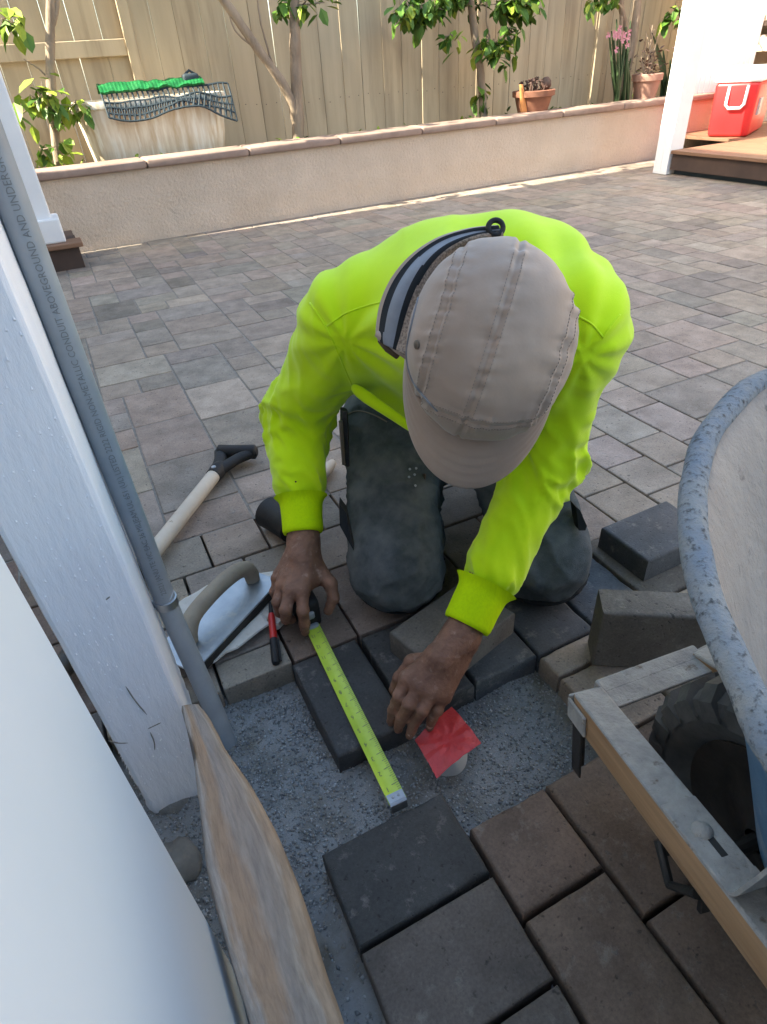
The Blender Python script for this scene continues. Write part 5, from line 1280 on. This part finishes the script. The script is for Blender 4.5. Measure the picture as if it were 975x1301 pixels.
# orchid cactus with pink flowers
oc = RY(787, 135, 4.66); oc.z = .35; oroot = empty('flowering_cactus', oc, 'dark stemmed cactus with pink flowers climbing by the crossing trunks', 'plant'); mb = MB()
for k in range(12):
    b = oc + Vector((rs.uniform(-.09, .09), rs.uniform(-.05, .05), 0)); t = RY(787 + rs.uniform(-14, 16), rs.uniform(20, 75), 4.66); mb.tube([b, b.lerp(t, .5) + Vector((rs.uniform(-.03, .03), -.02, 0)), t], [.018, .016, .007], 7, flat=.5)
    for m_ in range(9): p_ = b.lerp(t, m_ / 9); mb.tube([p_, p_ + Vector((rs.uniform(-.03, .03), -.012, .012))], [.005, .001], 4)
o1 = mb.build('stems', M['leaf_dark']); tag(o1, kind='stuff'); V = []; F = []
for k in range(15):
    c_ = RY(788 + rs.gauss(0, 7), 47 + rs.gauss(0, 9), 4.60)
    for m_ in range(5):
        a = m_ * 1.257 + rs.random(); d_ = Vector((math.cos(a), -.3, math.sin(a))) * .026; s_ = Vector((-math.sin(a), 0, math.cos(a))) * .008; o_ = len(V); V += [c_, c_ + d_ * .6 + s_, c_ + d_, c_ + d_ * .6 - s_]; F.append((o_, o_ + 1, o_ + 2, o_ + 3))
o2 = mesh_obj('flowers', V, F, M['pink']); tag(o2, kind='stuff'); adopt(oroot, o1, o2)
# snake plant
sc_ = RY(850, 125, 4.68); sc_.z = .35; sroot = empty('snake_plant', sc_, 'dark upright snake plant leaves beside the pale clay pot', 'plant'); pcs = []
for x, y, w_ in [(829, 42, .035), (843, 64, .033), (852, 76, .028), (838, 90, .03), (858, 95, .026), (846, 100, .03)]:
    t = RY(x, y, 4.66 + rs.uniform(-.03, .05)); b = sc_ + Vector((rs.uniform(-.08, .08), rs.uniform(-.03, .04), 0)); V = []
    for i in range(10):
        f_ = i / 9; hw_ = w_ * (1 - f_ ** 3) * (.75 + .5 * f_) + .001; p_ = b.lerp(t, f_) + Vector((.02 * math.sin(f_ * 3), 0, 0)); V += [p_ - Vector((hw_, 0, 0)), p_ + Vector((0, .012, 0)), p_ + Vector((hw_, 0, 0))]
    pcs.append(mesh_obj('leaf', V, grid_faces(10, 3), M['leaf_dark'], smooth=True))
adopt(sroot, *pcs)
# low weeds along the planter
pts = [wl(rs.uniform(.0, 5), rs.uniform(.2, .5), .36 + abs(rs.gauss(0, .03))) for _ in range(260)]; V, F, mi = leaves(pts, .045, 12, -.5, .3); o = mesh_obj('planter_weeds', V, F, [M['leaf'], M['leaf_y']], mi=mi); tag(o, 'low dry weeds growing along the planter soil', 'weeds', kind='stuff')

# stained tub with green tray and net
t0, t1 = RY(99, 150, 4.66), RY(296, 150, 4.66); tw_ = (t1.x - t0.x); tcx = (t0.x + t1.x) / 2; ttop = RY(190, 124, 4.66).z
tub = empty('plastic_tub', (tcx, 4.93, .36), 'large cream plastic tub with brown stains standing in the planter', 'tub'); V = []; nT = 60; prof = [(.86, 0), (.90, .05), (.95, .55), (.985, .86), (1.0, .88), (1.03, .90), (1.035, .97), (1.02, 1.0), (.97, 1.0), (.95, .9), (.88, .12)]
for f_, zz in prof:
    for k in range(nT):
        a = 2 * math.pi * k / nT; ca, sa = math.cos(a), math.sin(a); e = .42; V.append((tcx + tw_ / 2 * f_ * math.copysign(abs(ca) ** e, ca), 4.93 + .27 * f_ * math.copysign(abs(sa) ** e, sa), .35 + (ttop - .35) * zz))
F = grid_faces(len(prof), nT, True); F.append(tuple((len(prof) - 1) * nT + k for k in range(nT)))
tb = mesh_obj('shell', V, F, M['tub'], smooth=rad(40)); adopt(tub, tb)
g0_, g1_ = RY(133, 140, 4.72), RY(262, 126, 4.72); g0_.z = ttop + .035; g1_.z = ttop + .04
gr = empty('green_tray', g0_, 'bright green ribbed plastic tray lying on the cream tub', 'tray'); mb = MB(); gd = (g1_ - g0_)
V = []; n_ = 60
for i in range(n_):
    t = i / (n_ - 1); b = g0_ + gd * t
    for k in range(9): s_ = k / 8; V.append(b + Vector((0, -.04 + .16 * s_, .035 * math.sin(s_ * 3.14) + .002 * (i % 2) + .016 * noise.noise(Vector((t * 9, s_ * 4, 1))))))
o = mesh_obj('ribbed_sheet', V, grid_faces(n_, 9), M['green']); sd_ = o.modifiers.new('s', 'SOLIDIFY'); sd_.thickness = .012
adopt(gr, o)
nt_ = empty('dark_netting', g0_ + Vector((.3, 0, 0)), 'dark plastic netting draped over the tub edge under the green tray', 'netting'); mb = MB(); cols_, rws = 26, 5
def npt(i, j):
    t = i / (cols_ - 1); b = RY(138 + 158 * t, 148 - 22 * t, 4.63); z0_ = ttop + .02 ; drop = (.10 + .06 * max(0, (t - .6) / .4) + .03 * math.sin(t * 7)) * (j / (rws - 1))
    return Vector((b.x, 4.63 - .02 * (j > 0) + .06 * (1 - j / (rws - 1)), z0_ + .02 * (j == 0) - drop + .02 * noise.noise(Vector((t * 6, j, 2)))))
for i in range(cols_):
    mb.tube([npt(i, j) for j in range(rws)], .006, 5)
    if i < cols_ - 1:
        for j in range(rws): mb.tube([npt(i, j), npt(i + 1, j)], .006, 5)
        mb.tube([npt(i, rws - 1), npt(i + 1, 1)], .005, 5)
nn_ = mb.build('mesh', M['net']); adopt(nt_, nn_)
mb = MB(); kb = RY(246, 118, 4.74); kb.z = ttop + .07; mb.box((kb.x - .05, kb.y - .03, kb.z - .02), (kb.x + .05, kb.y + .03, kb.z + .035), .015, seg=2); mb.tube([kb + Vector((-.03, 0, .03)), kb + Vector((0, 0, .05)), kb + Vector((.03, 0, .03))], .008, 6); o = mb.build('dark_clamp', M['net'], smooth=rad(50)); tag(o, 'small dark plastic clamp on top of the green tray', 'clamp')

# left deck step with white railing post
dz0 = RY(108, 306, 3.86).z
st_ = empty('deck_step', (-.5, 4.0, 0), 'dark brown deck end with an overhanging board below the white railing post', 'deck')
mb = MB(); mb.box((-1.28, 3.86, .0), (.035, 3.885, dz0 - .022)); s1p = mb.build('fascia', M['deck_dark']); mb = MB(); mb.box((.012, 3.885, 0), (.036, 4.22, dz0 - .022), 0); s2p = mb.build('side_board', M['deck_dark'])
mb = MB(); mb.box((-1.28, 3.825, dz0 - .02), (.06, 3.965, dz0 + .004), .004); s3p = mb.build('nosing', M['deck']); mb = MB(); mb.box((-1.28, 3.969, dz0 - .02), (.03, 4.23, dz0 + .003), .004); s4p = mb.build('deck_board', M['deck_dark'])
adopt(st_, s1p, s2p, s3p, s4p)
pb_ = U(60, 306, dz0); pbx, pby = pb_.x, 3.98
rl = empty('railing_post', (pbx, pby, dz0), 'white square railing post with a base collar on the dark deck end', 'post')
mb = MB(); mb.box((pbx - .062, pby - .062, dz0 + .003), (pbx + .062, pby + .062, dz0 + 1.6), .006, seg=2); a = mb.build('shaft', M['white'])
mb = MB(); mb.box((pbx - .095, pby - .095, dz0 + .003), (pbx + .095, pby + .095, dz0 + .12), .008, seg=2); b = mb.build('collar', M['white']); adopt(rl, a, b)
# right porch
XP = 4.15; YP = 3.72; dzp = RX(856, 191, XP).z
dk = empty('porch_deck', (XP + 1, 2.5, 0), 'brown timber porch deck carrying the red cooler', 'deck'); dps = []
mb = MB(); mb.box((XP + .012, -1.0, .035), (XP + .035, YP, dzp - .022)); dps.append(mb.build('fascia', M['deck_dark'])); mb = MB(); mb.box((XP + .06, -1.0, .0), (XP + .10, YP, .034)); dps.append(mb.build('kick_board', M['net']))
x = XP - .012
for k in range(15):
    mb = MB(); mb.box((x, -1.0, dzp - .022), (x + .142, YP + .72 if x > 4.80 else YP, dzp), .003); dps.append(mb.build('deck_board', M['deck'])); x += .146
adopt(dk, *dps)
pp_ = empty('white_porch_post', (XP + .06, YP + .09, 0), 'white porch post at the corner of the brown deck by the planter wall', 'post'); mb = MB(); mb.box((XP - .008, YP + .012, 0), (XP + .122, YP + .142, 2.6), .005, seg=2); a = mb.build('shaft', M['white']); mb = MB(); mb.box((XP - .011, YP + .070, .02), (XP - .007, YP + .084, 2.55)); b = mb.build('groove_strip', M['white']); adopt(pp_, a, b)
sdg = empty('siding_wall', (5, YP + .2, 0), 'white ribbed siding panel behind the red cooler', 'wall'); V = []; x = XP + .80; mb = MB(); sps = []
while x < XP + 1.56:
    mb = MB(); mb.box((x, YP + .730, dzp + .005), (x + .052, YP + .746, 2.6), .006); mb.box((x + .0525, YP + .736, dzp + .005), (x + .0605, YP + .746, 2.6)); sps.append(mb.build('siding_strip', M['white'])); x += .061
adopt(sdg, *sps)
hw2 = empty('porch_house_wall', (6.3, 2, 0), 'beige house wall at the back of the porch', 'wall'); mb = MB(); mb.box((6.25, -3, 0), (6.45, YP + 1.6, 3.0)); a = mb.build('wall', M['stucco']); mb = MB(); mb.box((6.05, 1.2, .86), (6.249, YP + 1.5, .90), .004); b = mb.build('shelf', M['deck_dark']); mb = MB(); mb.box((6.05, 1.2, .68), (6.249, YP + 1.5, .80), .004); c = mb.build('rail', M['stucco']); adopt(hw2, a, b, c)
# cooler
c0, c1 = U(897.5, 174.5, dzp), U(949, 174.5, dzp); cx_ = (c1 - c0); cw = cx_.length; cx_.normalize(); cy_ = Vector((-cx_.y, cx_.x, 0)); chh = .36; cl = .62
if cy_.dot(Vector((1, .3, 0))) < 0: cy_ = -cy_
def cm(a, b, z): return c0 + cx_ * a + cy_ * b + Vector((0, 0, z))
cool = empty('red_cooler', c0, 'red picnic cooler with white lid and handle on the porch deck', 'cooler')
def taper(name, a0, a1, b0, b1, z0, z1, e, mat, bev=.015):
    V, F = bbox((a0, b0, z0), (a1, b1, z1), bev, 3); mx_, my_ = (a0 + a1) / 2, (b0 + b1) / 2; V = [Vector((mx_ + (v.x - mx_) * (1 + e * (v.z - z0) / (z1 - z0)), my_ + (v.y - my_) * (1 + e * (v.z - z0) / (z1 - z0)), v.z)) for v in V]; return mesh_obj(name, [cm(v.x, v.y, v.z + .002) for v in V], F, mat, smooth=rad(50))
k1 = taper('body', 0, cw, 0, cl, 0, chh, .07, M['cooler_red'], .025); k2 = taper('lid', -.022, cw + .022, -.03, cl + .03, chh - .004, chh + .085, -.03, M['cooler_white'], .018)
mb = MB(); h0_ = .10 * cw / .36; pts = [cm(cw * .32, -.018, chh - .02), cm(cw * .32, -.03, chh - .14), cm(cw * .40, -.032, chh - .165), cm(cw * .68, -.032, chh - .165), cm(cw * .76, -.03, chh - .14), cm(cw * .76, -.018, chh - .02)]; mb.tube(pts, .011, 8); k3 = mb.build('handle', M['cooler_white'], smooth=rad(60))
V = [cm(cw + .012, .12, .17), cm(cw + .012, .21, .17), cm(cw + .018, .21, .26), cm(cw + .018, .12, .26)]; mb = MB(); V2 = [cm(cw * 1.03 + .012, .10 + .10 * a, .14 + .11 * b) for a, b in ((0, 0), (1, 0), (1, 1), (0, 1))]; mb.add([v for v in V2] + [v - cx_ * .02 for v in V2], [(0, 1, 2, 3), (4, 7, 6, 5), (0, 4, 5, 1), (1, 5, 6, 2), (2, 6, 7, 3), (3, 7, 4, 0)]); k4 = mb.build('sticker', M['flagstone'])
adopt(cool, k1, k2, k3, k4)
